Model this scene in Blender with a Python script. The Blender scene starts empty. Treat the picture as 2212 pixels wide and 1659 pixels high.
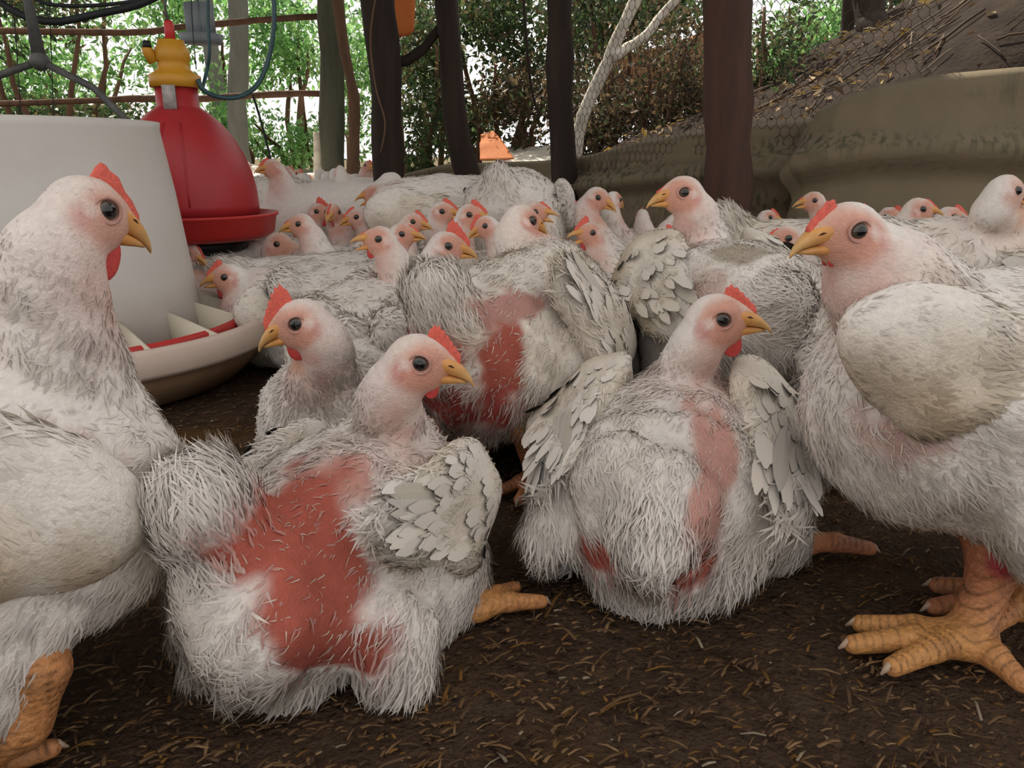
import bpy, math, random
import numpy as np
from mathutils import Vector, Matrix

# ------------------------------------------------------------------ camera
SC = bpy.context.scene
COL = SC.collection
IW, IH, FPX = 2212.0, 1659.0, 1650.0
CAMH, HORIZON = 0.42, 345.0
PITCH = math.atan((IH / 2 - HORIZON) / FPX)
cam_d = bpy.data.cameras.new('camera')
cam_d.sensor_fit = 'HORIZONTAL'; cam_d.sensor_width = 36.0
cam_d.lens = 36.0 * FPX / IW
cam_d.clip_start = 0.02; cam_d.clip_end = 200
cam = bpy.data.objects.new('camera', cam_d); COL.objects.link(cam)
cam.location = (0, 0, CAMH)
cam.rotation_euler = (math.pi / 2 - PITCH, 0, 0)
SC.camera = cam

# ------------------------------------------------------------------ sky, sun, exposure
world = bpy.data.worlds.new('sky'); SC.world = world; world.use_nodes = True
wn = world.node_tree.nodes; wl = world.node_tree.links; wn.clear()
w_out = wn.new('ShaderNodeOutputWorld'); w_bg = wn.new('ShaderNodeBackground')
w_bg.inputs['Color'].default_value = (1.0, 0.972, 0.952, 1)
w_bg.inputs['Strength'].default_value = 2.3
wl.new(w_bg.outputs[0], w_out.inputs[0])
sun_d = bpy.data.lights.new('sun', 'SUN'); sun_d.energy = 13.0; sun_d.angle = 0.02
sun_d.color = (1.0, 0.93, 0.80)
sun = bpy.data.objects.new('sun', sun_d); COL.objects.link(sun)
sun.location = (-3, 8, 9)
sun.rotation_euler = Vector((0.28, -0.62, -0.95)).to_track_quat('-Z', 'Y').to_euler()
SC.view_settings.view_transform = 'Standard'
SC.view_settings.look = 'None'
SC.view_settings.gamma = 1.0
SC.view_settings.use_curve_mapping = False
SC.view_settings.exposure = -1.08
SC.cycles.max_bounces = 6
SC.cycles.diffuse_bounces = 3
SC.cycles.transparent_max_bounces = 6

# ------------------------------------------------------------------ pixel helpers
CT, ST = math.cos(PITCH), math.sin(PITCH)
def ray(px, py):
    u = (px - IW / 2) / FPX; v = (IH / 2 - py) / FPX
    return np.array([u, CT + v * ST, v * CT - ST])
def P(px, py, D):
    r = ray(px, py); t = D / r[1]
    return np.array([0, 0, CAMH]) + r * t
def G(px, py, z=0.0):
    r = ray(px, py); t = (z - CAMH) / r[2]
    return np.array([0, 0, CAMH]) + r * t
def proj(p):
    p = np.asarray(p, float) - np.array([0, 0, CAMH])
    d = p[..., 1] * CT - p[..., 2] * ST
    up = p[..., 1] * ST + p[..., 2] * CT
    return IW / 2 + FPX * p[..., 0] / d, IH / 2 - FPX * up / d

# ------------------------------------------------------------------ object helpers
def tag(o, label=None, cat=None, group=None, kind=None):
    if label: o['label'] = label
    if cat: o['category'] = cat
    if group: o['group'] = group
    if kind: o['kind'] = kind
    return o
def empty(name, loc=(0, 0, 0), rz=0.0):
    o = bpy.data.objects.new(name, None); COL.objects.link(o)
    o.location = tuple(float(x) for x in loc); o.rotation_euler = (0, 0, rz); o.empty_display_size = 0.05
    return o
def mesh_data(name, V, Fs, mat=None, smooth=True, col=None, nor=None):
    """V (n,3); Fs list of int arrays (m,k) with one k for each array."""
    me = bpy.data.meshes.new(name)
    V = np.asarray(V, np.float32)
    me.vertices.add(len(V)); me.vertices.foreach_set('co', V.ravel())
    if not isinstance(Fs, (list, tuple)) or (len(Fs) and np.asarray(Fs[0]).ndim != 2):
        Fs = [np.array([f for f in Fs if len(f) == k], int) for k in sorted(set(len(f) for f in Fs))]
    idx, starts, s = [], [], 0
    for F in Fs:
        F = np.asarray(F, np.int32)
        if len(F) == 0: continue
        m, k = F.shape
        idx.append(F.ravel()); starts.append(s + np.arange(m, dtype=np.int32) * k); s += m * k
    idx = np.concatenate(idx); starts = np.concatenate(starts)
    me.loops.add(len(idx)); me.loops.foreach_set('vertex_index', idx)
    me.polygons.add(len(starts)); me.polygons.foreach_set('loop_start', starts)
    if smooth: me.polygons.foreach_set('use_smooth', np.ones(len(starts), bool))
    me.update(calc_edges=True)
    if col is not None:
        c = np.ones((len(V), 4), np.float32); c[:, :3] = col
        a = me.attributes.new('Col', 'FLOAT_COLOR', 'POINT'); a.data.foreach_set('color', c.ravel())
    if nor is not None:
        me.normals_split_custom_set_from_vertices(np.asarray(nor, np.float32))
    if mat is not None: me.materials.append(mat)
    return me
def obj(name, me, parent=None):
    o = bpy.data.objects.new(name, me); COL.objects.link(o)
    if parent is not None: o.parent = parent
    return o
def mk(name, V, Fs, mat, parent=None, smooth=True, col=None, nor=None):
    return obj(name, mesh_data(name, V, Fs, mat, smooth, col, nor), parent)
def copy_tree(o, parent=None):
    c = o.copy(); COL.objects.link(c); c.parent = parent
    for ch in [x for x in bpy.data.objects if x.parent == o]:
        copy_tree(ch, c)
    return c
class MB:
    """collects pieces of one mesh"""
    def __init__(s): s.V = []; s.Q = []; s.T = []; s.n = 0; s.C = []
    def add(s, V, Q=None, T=None, c=None):
        V = np.asarray(V, float); s.V.append(V)
        if Q is not None and len(Q): s.Q.append(np.asarray(Q, int) + s.n)
        if T is not None and len(T): s.T.append(np.asarray(T, int) + s.n)
        if c is not None: s.C.append(np.broadcast_to(np.asarray(c, float), (len(V), 3)))
        s.n += len(V)
        return s
    def build(s, name, mat, parent=None, smooth=True):
        Fs = []
        if s.Q: Fs.append(np.concatenate(s.Q))
        if s.T: Fs.append(np.concatenate(s.T))
        return mk(name, np.concatenate(s.V), Fs, mat, parent, smooth, np.concatenate(s.C) if s.C else None)
def tube(path, rad, n=8, cap=True):
    """tube along a path; rad scalar or list. returns V,Q,T"""
    path = np.asarray(path, float); m = len(path)
    rad = np.broadcast_to(np.asarray(rad, float), (m,))
    tan = np.gradient(path, axis=0); tan /= np.linalg.norm(tan, axis=1)[:, None] + 1e-9
    ref = np.array([0, 0, 1.0]) if abs(tan[0][2]) < 0.9 else np.array([1.0, 0, 0])
    V = []
    a = np.arange(n) * 2 * math.pi / n
    for i in range(m):
        s = np.cross(tan[i], ref); s /= np.linalg.norm(s) + 1e-9
        t = np.cross(s, tan[i]); ref = t
        V.append(path[i] + rad[i] * (np.cos(a)[:, None] * s + np.sin(a)[:, None] * t))
    V = np.concatenate(V)
    Q = []
    for i in range(m - 1):
        for j in range(n):
            k = (j + 1) % n
            Q.append((i * n + j, i * n + k, (i + 1) * n + k, (i + 1) * n + j))
    T = []
    if cap:
        V = np.concatenate([V, path[:1], path[-1:]]); c0 = m * n; c1 = c0 + 1
        for j in range(n):
            k = (j + 1) % n
            T.append((c0, k, j)); T.append((c1, (m - 1) * n + j, (m - 1) * n + k))
    return V, Q, T
def lathe(prof, n=40, closed=False, a0=0.0, a1=2 * math.pi):
    """prof list of (r,z) -> V,Q (about z)"""
    prof = np.asarray(prof, float); m = len(prof)
    full = abs(a1 - a0 - 2 * math.pi) < 1e-6
    na = n if full else n + 1
    a = a0 + (a1 - a0) * np.arange(na) / n
    V = np.stack([np.outer(np.cos(a), prof[:, 0]), np.outer(np.sin(a), prof[:, 0]), np.tile(prof[:, 1], (na, 1))], -1).reshape(-1, 3)
    Q = []
    for i in range(n):
        i2 = (i + 1) % na
        for j in range(m if closed else m - 1):
            j2 = (j + 1) % m
            Q.append((i * m + j, i2 * m + j, i2 * m + j2, i * m + j2))
    return V, Q
def box(c, d, R=None):
    d = np.asarray(d, float) / 2
    V = np.array([(x, y, z) for x in (-1, 1) for y in (-1, 1) for z in (-1, 1)], float) * d
    if R is not None: V = V @ np.asarray(R).T
    return V + np.asarray(c), [(0, 1, 3, 2), (4, 6, 7, 5), (0, 4, 5, 1), (2, 3, 7, 6), (0, 2, 6, 4), (1, 5, 7, 3)]
def rotm(rx=0, ry=0, rz=0):
    return np.array(Matrix.Rotation(rz, 3, 'Z') @ Matrix.Rotation(ry, 3, 'Y') @ Matrix.Rotation(rx, 3, 'X'))

# ------------------------------------------------------------------ materials
def material(name, base=(0.5, 0.5, 0.5), rough=0.6, attr=False, nscale=None, namp=0.25, ncol=None, bump=0.0, bscale=None,
             spec=0.3, trans=0.0, stretch=None, sss=0.0, detail=5.0):
    m = bpy.data.materials.new(name); m.use_nodes = True
    N = m.node_tree.nodes; L = m.node_tree.links; N.clear()
    out = N.new('ShaderNodeOutputMaterial'); b = N.new('ShaderNodeBsdfPrincipled')
    b.inputs['Roughness'].default_value = rough
    b.inputs['Specular IOR Level'].default_value = spec
    if sss:
        b.inputs['Subsurface Weight'].default_value = sss
        b.inputs['Subsurface Radius'].default_value = (0.01, 0.004, 0.003)
        b.inputs['Subsurface Scale'].default_value = 1.0
    tc = N.new('ShaderNodeTexCoord'); vec = tc.outputs['Object']
    if stretch:
        mp = N.new('ShaderNodeMapping'); mp.inputs['Scale'].default_value = stretch
        L.new(vec, mp.inputs['Vector']); vec = mp.outputs[0]
    if attr:
        at = N.new('ShaderNodeAttribute'); at.attribute_name = 'Col'; src = at.outputs['Color']
    else:
        rgb = N.new('ShaderNodeRGB'); rgb.outputs[0].default_value = (*base, 1); src = rgb.outputs[0]
    if nscale:
        nz = N.new('ShaderNodeTexNoise'); nz.inputs['Scale'].default_value = nscale; nz.inputs['Detail'].default_value = detail
        nz.inputs['Roughness'].default_value = 0.65
        L.new(vec, nz.inputs['Vector'])
        mx = N.new('ShaderNodeMix'); mx.data_type = 'RGBA'
        if ncol is not None:
            rp = N.new('ShaderNodeMapRange'); rp.inputs[1].default_value = 0.42; rp.inputs[2].default_value = 0.68
            L.new(nz.outputs['Fac'], rp.inputs[0])
            ml = N.new('ShaderNodeMath'); ml.operation = 'MULTIPLY'; ml.inputs[1].default_value = namp
            L.new(rp.outputs[0], ml.inputs[0])
            L.new(ml.outputs[0], mx.inputs[0]); L.new(src, mx.inputs[6]); mx.inputs[7].default_value = (*ncol, 1)
        else:
            rp = N.new('ShaderNodeMapRange'); rp.inputs[1].default_value = 0.3; rp.inputs[2].default_value = 0.7
            rp.inputs[3].default_value = 1 - namp; rp.inputs[4].default_value = 1 + namp
            L.new(nz.outputs['Fac'], rp.inputs[0])
            mx.blend_type = 'MULTIPLY'; mx.inputs[0].default_value = 1.0
            cb = N.new('ShaderNodeCombineColor')
            for i in range(3): L.new(rp.outputs[0], cb.inputs[i])
            L.new(src, mx.inputs[6]); L.new(cb.outputs[0], mx.inputs[7])
        src = mx.outputs[2]
    L.new(src, b.inputs['Base Color'])
    if bump:
        bz = N.new('ShaderNodeTexNoise'); bz.inputs['Scale'].default_value = bscale or (nscale or 20) * 2; bz.inputs['Detail'].default_value = 4
        L.new(vec, bz.inputs['Vector'])
        bp = N.new('ShaderNodeBump'); bp.inputs['Strength'].default_value = bump; bp.inputs['Distance'].default_value = 0.01
        L.new(bz.outputs['Fac'], bp.inputs['Height']); L.new(bp.outputs[0], b.inputs['Normal'])
    res = b.outputs[0]
    if trans:
        tr = N.new('ShaderNodeBsdfTranslucent'); L.new(src, tr.inputs['Color'])
        ms = N.new('ShaderNodeMixShader'); ms.inputs[0].default_value = trans
        L.new(res, ms.inputs[1]); L.new(tr.outputs[0], ms.inputs[2]); res = ms.outputs[0]
    L.new(res, out.inputs[0])
    return m
# ------------------------------------------------------------------ implicit surfaces
def sd_ell(p, c, r, R=None):
    q = p - np.asarray(c, np.float32)
    if R is not None: q = q @ np.asarray(R, np.float32)
    r = np.asarray(r, np.float32)
    a = q / r
    k0 = np.sqrt(np.einsum('ij,ij->i', a, a)) + 1e-9
    b = a / r
    k1 = np.sqrt(np.einsum('ij,ij->i', b, b)) + 1e-9
    return k0 * (k0 - 1) / k1
def sd_cone(p, a, b, ra, rb):
    a = np.asarray(a, np.float32); b = np.asarray(b, np.float32)
    ba = b - a; pa = p - a
    h = np.clip(pa @ ba / (ba @ ba + 1e-12), 0, 1)
    d = pa - h[:, None] * ba
    return np.sqrt(np.einsum('ij,ij->i', d, d)) - (ra + (rb - ra) * h)
def smin(a, b, k):
    h = np.clip(0.5 + 0.5 * (b - a) / k, 0, 1)
    return b + (a - b) * h - k * h * (1 - h)
def sdf_of(prims, disp=None):
    def f(p):
        p = np.asarray(p, np.float32)
        d = None
        for pr in prims:
            if pr[0] == 'E': e = sd_ell(p, pr[1], pr[2], pr[3])
            else: e = sd_cone(p, pr[1], pr[2], pr[3], pr[4])
            k = pr[-1]
            d = e if d is None else smin(d, e, k)
        if disp is not None: d = d - disp(p)
        return d
    return f
def prim_bounds(prims):
    lo = np.full(3, 1e9); hi = np.full(3, -1e9)
    for pr in prims:
        if pr[0] == 'E':
            R = np.eye(3) if pr[3] is None else np.asarray(pr[3])
            e = np.sqrt(((R * np.asarray(pr[2])[None, :]) ** 2).sum(1))
            lo = np.minimum(lo, np.asarray(pr[1]) - e); hi = np.maximum(hi, np.asarray(pr[1]) + e)
        else:
            for c, r in ((pr[1], pr[3]), (pr[2], pr[4])):
                lo = np.minimum(lo, np.asarray(c) - r); hi = np.maximum(hi, np.asarray(c) + r)
    return lo, hi
def surfnet(prims, h, disp=None, pad=0.012, newton=2):
    f = sdf_of(prims, disp)
    lo, hi = prim_bounds(prims)
    lo = lo - pad - h; hi = hi + pad + h
    n = np.ceil((hi - lo) / h).astype(int) + 1
    ax = [lo[i] + h * np.arange(n[i]) for i in range(3)]
    # coarse pass first, then the fine grid near the surface only
    K = 4; f0 = sdf_of(prims)
    nc = (n + K - 1) // K + 1
    axc = [lo[i] + h * K * np.arange(nc[i]) for i in range(3)]
    dc = f0(np.stack(np.meshgrid(*axc, indexing='ij'), -1).reshape(-1, 3)).reshape(nc)
    m_ = np.full(nc - 1, 1e9, np.float32)
    for o in [(i, j, k) for i in (0, 1) for j in (0, 1) for k in (0, 1)]:
        m_ = np.minimum(m_, np.abs(dc[tuple(slice(o[a], nc[a] - 1 + o[a]) for a in range(3))]))
    ii = [np.arange(n[a]) // K for a in range(3)]
    nearm = (m_ < h * K * 1.5 + .008)[np.ix_(*ii)]
    d = dc[np.ix_(*ii)].astype(np.float32)
    pi = np.argwhere(nearm)
    d[nearm] = f(np.stack([ax[a][pi[:, a]] for a in range(3)], 1))
    s = d < 0
    cnt = np.zeros(n - 1, np.int8)
    offs = [(i, j, k) for i in (0, 1) for j in (0, 1) for k in (0, 1)]
    sl = lambda o: tuple(slice(o[a], n[a] - 1 + o[a]) for a in range(3))
    for o in offs: cnt += s[sl(o)]
    act = (cnt > 0) & (cnt < 8)
    ci = np.argwhere(act)
    idx = np.full(n - 1, -1, np.int32); idx[act] = np.arange(len(ci))
    acc = np.zeros((len(ci), 3)); num = np.zeros(len(ci))
    for a in range(3):
        for o in offs:
            if o[a]: continue
            o2 = list(o); o2[a] = 1
            d1 = d[ci[:, 0] + o[0], ci[:, 1] + o[1], ci[:, 2] + o[2]]
            d2 = d[ci[:, 0] + o2[0], ci[:, 1] + o2[1], ci[:, 2] + o2[2]]
            m = (d1 < 0) != (d2 < 0)
            t = np.where(m, d1 / np.where(m, d1 - d2, 1), 0)
            q = np.tile(np.array(o, float), (len(ci), 1)); q[:, a] = t
            acc[m] += q[m]; num[m] += 1
    V = lo + h * (ci + acc / num[:, None])
    Q = []
    for a in range(3):
        b, c = (a + 1) % 3, (a + 2) % 3
        A = [slice(None)] * 3; B = [slice(None)] * 3
        A[a] = slice(0, -1); B[a] = slice(1, None)
        s1 = s[tuple(A)]; s2 = s[tuple(B)]
        e = np.argwhere(s1 != s2)
        e = e[(e[:, b] >= 1) & (e[:, c] >= 1) & (e[:, b] < n[b] - 1) & (e[:, c] < n[c] - 1)]
        flip = s1[e[:, 0], e[:, 1], e[:, 2]]
        def at(db, dc):
            q = e.copy(); q[:, b] += db; q[:, c] += dc
            return idx[q[:, 0], q[:, 1], q[:, 2]]
        q = np.stack([at(-1, -1), at(0, -1), at(0, 0), at(-1, 0)], 1)
        q[~flip] = q[~flip][:, ::-1]
        Q.append(q)
    Q = np.concatenate(Q)
    def grad(p, eps=0.0015):
        g = np.zeros_like(p)
        for o in ((1, -1, -1), (-1, -1, 1), (-1, 1, -1), (1, 1, 1)):
            o = np.array(o, np.float32); g += o * f(p + o * eps)[:, None]
        return g / (np.linalg.norm(g, axis=1)[:, None] + 1e-9)
    for _ in range(newton):
        g = grad(V); dd = np.clip(f(V), -h, h); V = V - g * dd[:, None] * 0.9
    return V, Q, grad(V)
_WN = {}
def wnoise(p, freq, seed, n=5):
    key = (freq, seed, n)
    if key not in _WN:
        r = np.random.RandomState(seed); ks = []
        for i in range(n):
            k = r.normal(size=3); k *= freq * r.uniform(0.6, 1.6) / np.linalg.norm(k)
            ks.append(np.append(k, r.uniform(0, 6.28)))
        _WN[key] = np.array(ks, np.float32)
    K = _WN[key]
    a = np.asarray(p, np.float32) @ K[:, :3].T + K[:, 3]
    return np.sin(a, out=a).sum(1) / n ** 0.5
def sstep(a, b, x):
    t = np.clip((x - a) / (b - a), 0, 1); return t * t * (3 - 2 * t)
def lerp(a, b, t):
    t = np.asarray(t)[..., None] if np.ndim(t) else t
    return np.asarray(a) * (1 - t) + np.asarray(b) * t
def norm(v): return v / (np.linalg.norm(v, axis=-1, keepdims=True) + 1e-9)

def blades(V, Q, Nr, C, L, W, lift, flow, dens, n, seed, curl=0.5, jit=0.35, tipc=None):
    """n slim feathers scattered over a quad mesh; the per-vertex arrays C, L, W, lift, flow, dens steer them"""
    r = np.random.RandomState(seed)
    a, b, c = V[Q[:, 0]], V[Q[:, 1]], V[Q[:, 3]]
    area = np.linalg.norm(np.cross(b - a, c - a), axis=1) * dens[Q].mean(1)
    fi = r.choice(len(Q), n, p=area / area.sum())
    u, v = r.rand(n), r.rand(n)
    w4 = np.stack([(1 - u) * (1 - v), u * (1 - v), u * v, (1 - u) * v], 1)
    q = Q[fi]
    g = lambda A: (A[q] * (w4[..., None] if A.ndim == 2 else w4)).sum(1)
    p, nr, col = g(V), norm(g(Nr)), g(C)
    ln, wd, lf, fl = g(L), g(W), g(lift), g(flow)
    fl = fl + r.normal(scale=jit, size=fl.shape)
    fl = norm(fl - nr * (fl * nr).sum(1)[:, None])
    sd = norm(np.cross(nr, fl))
    ln = ln * r.uniform(0.6, 1.35, n); wd = wd * r.uniform(0.7, 1.3, n)
    lf = np.clip(lf * r.uniform(0.3, 1.6, n), 0, 1.4)
    d1 = fl * np.cos(lf)[:, None] + nr * np.sin(lf)[:, None]
    l2 = lf - curl * r.uniform(0.2, 1.2, n)
    d2 = fl * np.cos(l2)[:, None] + nr * np.sin(l2)[:, None] + sd * r.normal(scale=0.18, size=n)[:, None]
    base = p - nr * 0.0012
    mid = base + d1 * (ln * 0.5)[:, None]
    tip = mid + d2 * (ln * 0.5)[:, None]
    hw = (wd * 0.5)[:, None]
    BV = np.stack([base - sd * hw * 0.8, base + sd * hw * 0.8, mid + sd * hw, mid - sd * hw, tip], 1).reshape(-1, 3)
    k = np.arange(n)[:, None] * 5
    BQ = k + np.array([[3, 2, 1, 0]]); BT = k + np.array([[4, 2, 3]])
    col = np.clip(col * r.uniform(0.86, 1.1, n)[:, None], 0, 1)
    cc = np.repeat(col[:, None, :], 5, 1)
    if tipc is not None: cc[:, 4] = cc[:, 4] * tipc
    bn = norm(nr + 0.18 * d2)
    bn = np.repeat(bn[:, None, :], 5, 1).reshape(-1, 3)
    return BV, BQ, BT, cc.reshape(-1, 3), bn

def feather(base, d, up, L, W, bend=0.15, seg=6, cup=0.12, notch=0.0):
    """one flight feather: a thin cupped vane with a raised shaft; returns V,Q"""
    d = norm(np.asarray(d, float)); up = np.asarray(up, float); up = norm(up - d * (d @ up)); s = np.cross(d, up)
    t = np.linspace(0, 1, seg + 1)
    prof = np.array([0.25, 0.62, 0.88, 1.0, 0.95, 0.70, 0.06]) if seg == 6 else np.interp(t, [0, .3, .6, .85, 1], [.3, .9, 1, .8, .12])
    c = np.asarray(base) + d * (t * L)[:, None] - up * (bend * L * t ** 2)[:, None]
    V = []
    for i in range(seg + 1):
        w = W * 0.5 * prof[i]
        V += [c[i] - s * w - up * cup * w, c[i] + up * 0.0012 * (1 - t[i]) + up * 0.0006, c[i] + s * w - up * cup * w, c[i] - up * 0.0008]
    Q = []
    for i in range(seg):
        o = i * 4; n = o + 4
        Q += [(o, o + 1, n + 1, n), (o + 1, o + 2, n + 2, n + 1), (o + 2, o + 3, n + 3, n + 2), (o + 3, o, n, n + 3)]
    return np.array(V), Q

# ------------------------------------------------------------------ chicken materials
M_FEATHER = material('white_plumage', rough=0.85, attr=True, spec=0.15, trans=0.18)
M_SKINNY = material('feathered_body', rough=0.8, attr=True, nscale=160, namp=0.10, bump=0.25, bscale=420, spec=0.2, sss=0.0)
M_COMB = material('red_comb', (0.66, 0.115, 0.078), 0.5, nscale=260, namp=0.22, bump=0.25, bscale=500, spec=0.35, attr=False)
M_WATTLE = material('red_wattle', (0.54, 0.062, 0.055), 0.5, nscale=240, namp=0.2, bump=0.2, bscale=500, spec=0.35)
M_BEAK = material('horn_beak', (0.55, 0.27, 0.085), 0.42, attr=True, nscale=120, namp=0.12, spec=0.4)
M_EYE = material('eye', rough=0.08, attr=True, spec=0.6)
M_LID = material('pink_eyelid', (0.50, 0.27, 0.22), 0.6, nscale=300, namp=0.15)
M_LEG = material('scaly_yellow_leg', rough=0.5, attr=True, nscale=150, namp=0.25, bump=0.35, bscale=260, spec=0.35)
M_CLAW = material('horn_claw', (0.42, 0.30, 0.22), 0.4, nscale=200, namp=0.15)

WHITE = np.array([0.74, 0.685, 0.63]); CREAM = np.array([0.66, 0.585, 0.46]); TAN = np.array([0.38, 0.28, 0.165])
PINK = np.array([0.58, 0.31, 0.255]); RED = np.array([0.42, 0.105, 0.072]); DRED = np.array([0.30, 0.055, 0.045]); FACE = np.array([0.60, 0.305, 0.225])
# ------------------------------------------------------------------ the chicken builder
def loft(rings, cap=True):
    rings = np.asarray(rings, float); m, n, _ = rings.shape
    V = rings.reshape(-1, 3); Q = []; T = []
    for i in range(m - 1):
        for j in range(n):
            k = (j + 1) % n
            Q.append((i * n + j, i * n + k, (i + 1) * n + k, (i + 1) * n + j))
    if cap:
        V = np.concatenate([V, rings[0].mean(0)[None], rings[-1].mean(0)[None]]); a = m * n
        for j in range(n):
            k = (j + 1) % n
            T += [(a, k, j), (a + 1, (m - 1) * n + j, (m - 1) * n + k)]
    return V, Q, T
def beak_half(st, n=12):
    rings = []
    for x, top, bot, hw in st:
        a = np.arange(n) * 2 * math.pi / n
        cz, rz = (top + bot) / 2, (top - bot) / 2
        y = hw * np.sign(np.cos(a)) * np.abs(np.cos(a)) ** 0.75
        z = cz + rz * np.sign(np.sin(a)) * np.abs(np.sin(a)) ** 0.85
        rings.append(np.stack([np.full(n, x), y, z], 1))
    return loft(rings)
UPPER = [(1.0, 1.10, -.66, 1.36), (1.8, 1.10, -.62, 1.24), (2.5, .95, -.56, 1.06), (3.2, .70, -.53, .84), (3.9, .30, -.56, .57), (4.55, -.22, -.72, .32), (5.0, -.76, -1.05, .08)]
LOWER = [(.9, -.54, -1.62, 1.25), (1.8, -.52, -1.56, 1.08), (2.6, -.50, -1.42, .85), (3.3, -.52, -1.20, .60), (3.9, -.58, -1.0, .36), (4.4, -.68, -.86, .09)]
def rot_y_about(V, hinge, ang):
    c, s = math.cos(ang), math.sin(ang)
    q = V - hinge
    x = q[:, 0] * c + q[:, 2] * s; z = -q[:, 0] * s + q[:, 2] * c
    return np.stack([x, q[:, 1], z], 1) + hinge
def sphere(n=12, m=8):
    prof = [(math.sin(math.pi * i / m), -math.cos(math.pi * i / m)) for i in range(m + 1)]
    return lathe(prof, n)

PLACED = []
def chicken(label, yaw, eye, hyaw, hp=0, hroll=0, pos=None, s=1.0, hs=1.0, stand=False, zc=None, bp=0, comb=(1.0, 6, 1.0), wattle=0.8,
            wings=(1, 1), wing=None, legs=None, tail=(55, 6, 0.07), patches=(), extra=(), lod=0, gape=0, seed=1, cream=0.0, neckbulge=1.0,
            group=None, fluff=1.0, neck_r=1.0, face=1.0, width=1.0, nblade=None, neckoff=(0, 0, 0), stain=0.5, combtilt=0.0, rump=1.0, spread=False, name='chicken'):
    rs = np.random.RandomState(seed)
    yaw = math.radians(yaw); hy = math.radians(hyaw); hpr = math.radians(hp)
    if zc is None: zc = (0.222 if stand else 0.108) * s
    f = np.array([math.cos(hpr) * math.cos(hy), math.cos(hpr) * math.sin(hy), math.sin(hpr)])
    l = np.array([-math.sin(hy), math.cos(hy), 0.0]); u = np.cross(f, l)
    if hroll:
        a = math.radians(hroll); l, u = l * math.cos(a) + u * math.sin(a), -l * math.sin(a) + u * math.cos(a)
    cm = 0.0090 * hs
    E = P(*eye)
    vis = 1 if l @ (np.array([0, 0, CAMH]) - E) > 0 else -1
    Hw = E - l * vis * 1.6 * cm
    bf = np.array([math.cos(yaw), math.sin(yaw), 0])
    if pos is None and spread:
        best = None
        for dv in (0, 15, -15, 30, -30, 45, -45, 60, -60, 80, -80, 100, -100):
            y_ = yaw + math.radians(dv); b2 = np.array([math.cos(y_), math.sin(y_)])
            c_ = Hw[:2] - .16 * s * b2
            pen = abs(dv) / 900.0 + .25 * max(0, Hw[1] - c_[1] - .03) + sum(max(0, .20 * s - np.linalg.norm(c_ + o_ * b2 * s - q_)) for q_ in PLACED for o_ in (-.08, .05))
            if best is None or pen < best[0]: best = (pen, y_)
        yaw = best[1]; bf = np.array([math.cos(yaw), math.sin(yaw), 0])
    if pos is None:
        xy = Hw[:2] - 0.035 * s * bf[:2] - bf[:2] * 0.125 * s
    else:
        dep = pos[1] * CT + (CAMH - zc) * ST
        xy = np.array([(pos[0] - IW / 2) / FPX * dep, pos[1]])
    PLACED.extend([xy + .05 * s * bf[:2], xy - .08 * s * bf[:2]])
    root = empty(name, (xy[0], xy[1], 0), yaw)
    tag(root, label, 'chicken', group)
    Ry = np.array([[math.cos(yaw), math.sin(yaw), 0], [-math.sin(yaw), math.cos(yaw), 0], [0, 0, 1]])
    w2l = lambda p: Ry @ (np.asarray(p, float) - np.array([xy[0], xy[1], 0]))
    H = w2l(Hw); Rh = np.stack([Ry @ f, Ry @ l, Ry @ u], 1)
    hp_ = lambda x, y, z: H + Rh @ (np.array([x, y, z], float) * cm)
    Bc = np.array([0, 0, zc]); Rb = rotm(0, -math.radians(bp), 0)
    b_ = lambda x, y, z: Bc + Rb @ (np.array([x, y, z], float) * s)
    # ---- body, neck and head as one surface
    PR = []
    def ell(c, r, k, R=Rb): PR.append(('E', np.asarray(c, float), np.asarray(r, float), R, k))
    wd = width
    if stand:
        ell(b_(0, 0, 0), np.array([.165, .122 * wd, .108]) * s, .01)
        ell(b_(.085, 0, -.02), np.array([.098, .108 * wd, .105]) * s, .04)
        ell(b_(-.11, 0, .015), np.array([.088, .088 * wd, .085]) * s * rump, .05)
        ell(b_(-.10, 0, -.055), np.array([.085, .085 * wd, .07]) * s * rump, .05)
        for sg in (-1, 1): ell(b_(-.02, sg * .082 * wd, -.075), np.array([.075, .048, .08]) * s, .03)
    else:
        ell(b_(0, 0, 0), np.array([.165, .132 * wd, .104]) * s, .01)
        ell(b_(.085, 0, -.015), np.array([.098, .115 * wd, .095]) * s, .04)
        ell(b_(-.11, 0, .005), np.array([.088, .095 * wd, .085]) * s * rump, .05)
        ell(b_(-.12, 0, -.05), np.array([.078, .085 * wd, .058]) * s * rump, .04)
        for sg in (-1, 1): ell(b_(.01, sg * .105 * wd, -.05), np.array([.085, .05, .062]) * s, .03)
    ta = math.radians(tail[0])
    tb = b_(-.165, 0, .045); td = Rb @ np.array([-math.cos(ta), 0, math.sin(ta)])
    PR.append(('C', tb, tb + td * tail[2] * s, .052 * s, .036 * s * (1 if len(tail) < 4 else tail[3]), .035))
    for e in extra:
        c = w2l(P(*e[0])); PR.append(('E', c, np.array(e[1]), Ry.T if len(e) < 4 else Ry.T @ rotm(0, 0, math.radians(e[3])), e[2] if len(e) > 2 else .03))
    p0 = b_(.10, 0, .03) + np.array(neckoff) * s; p3 = hp_(-.95, 0, -1.5)
    dist = np.linalg.norm(p3 - p0)
    p1 = p0 + Rb @ np.array([.35, 0, .75]) * dist * 0.42
    p2 = p3 - Rh @ np.array([.35, 0, .85]) * dist * 0.36
    tt = np.linspace(0, 1, 8)[:, None]
    NP = (1 - tt) ** 3 * p0 + 3 * (1 - tt) ** 2 * tt * p1 + 3 * (1 - tt) * tt ** 2 * p2 + tt ** 3 * p3
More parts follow.
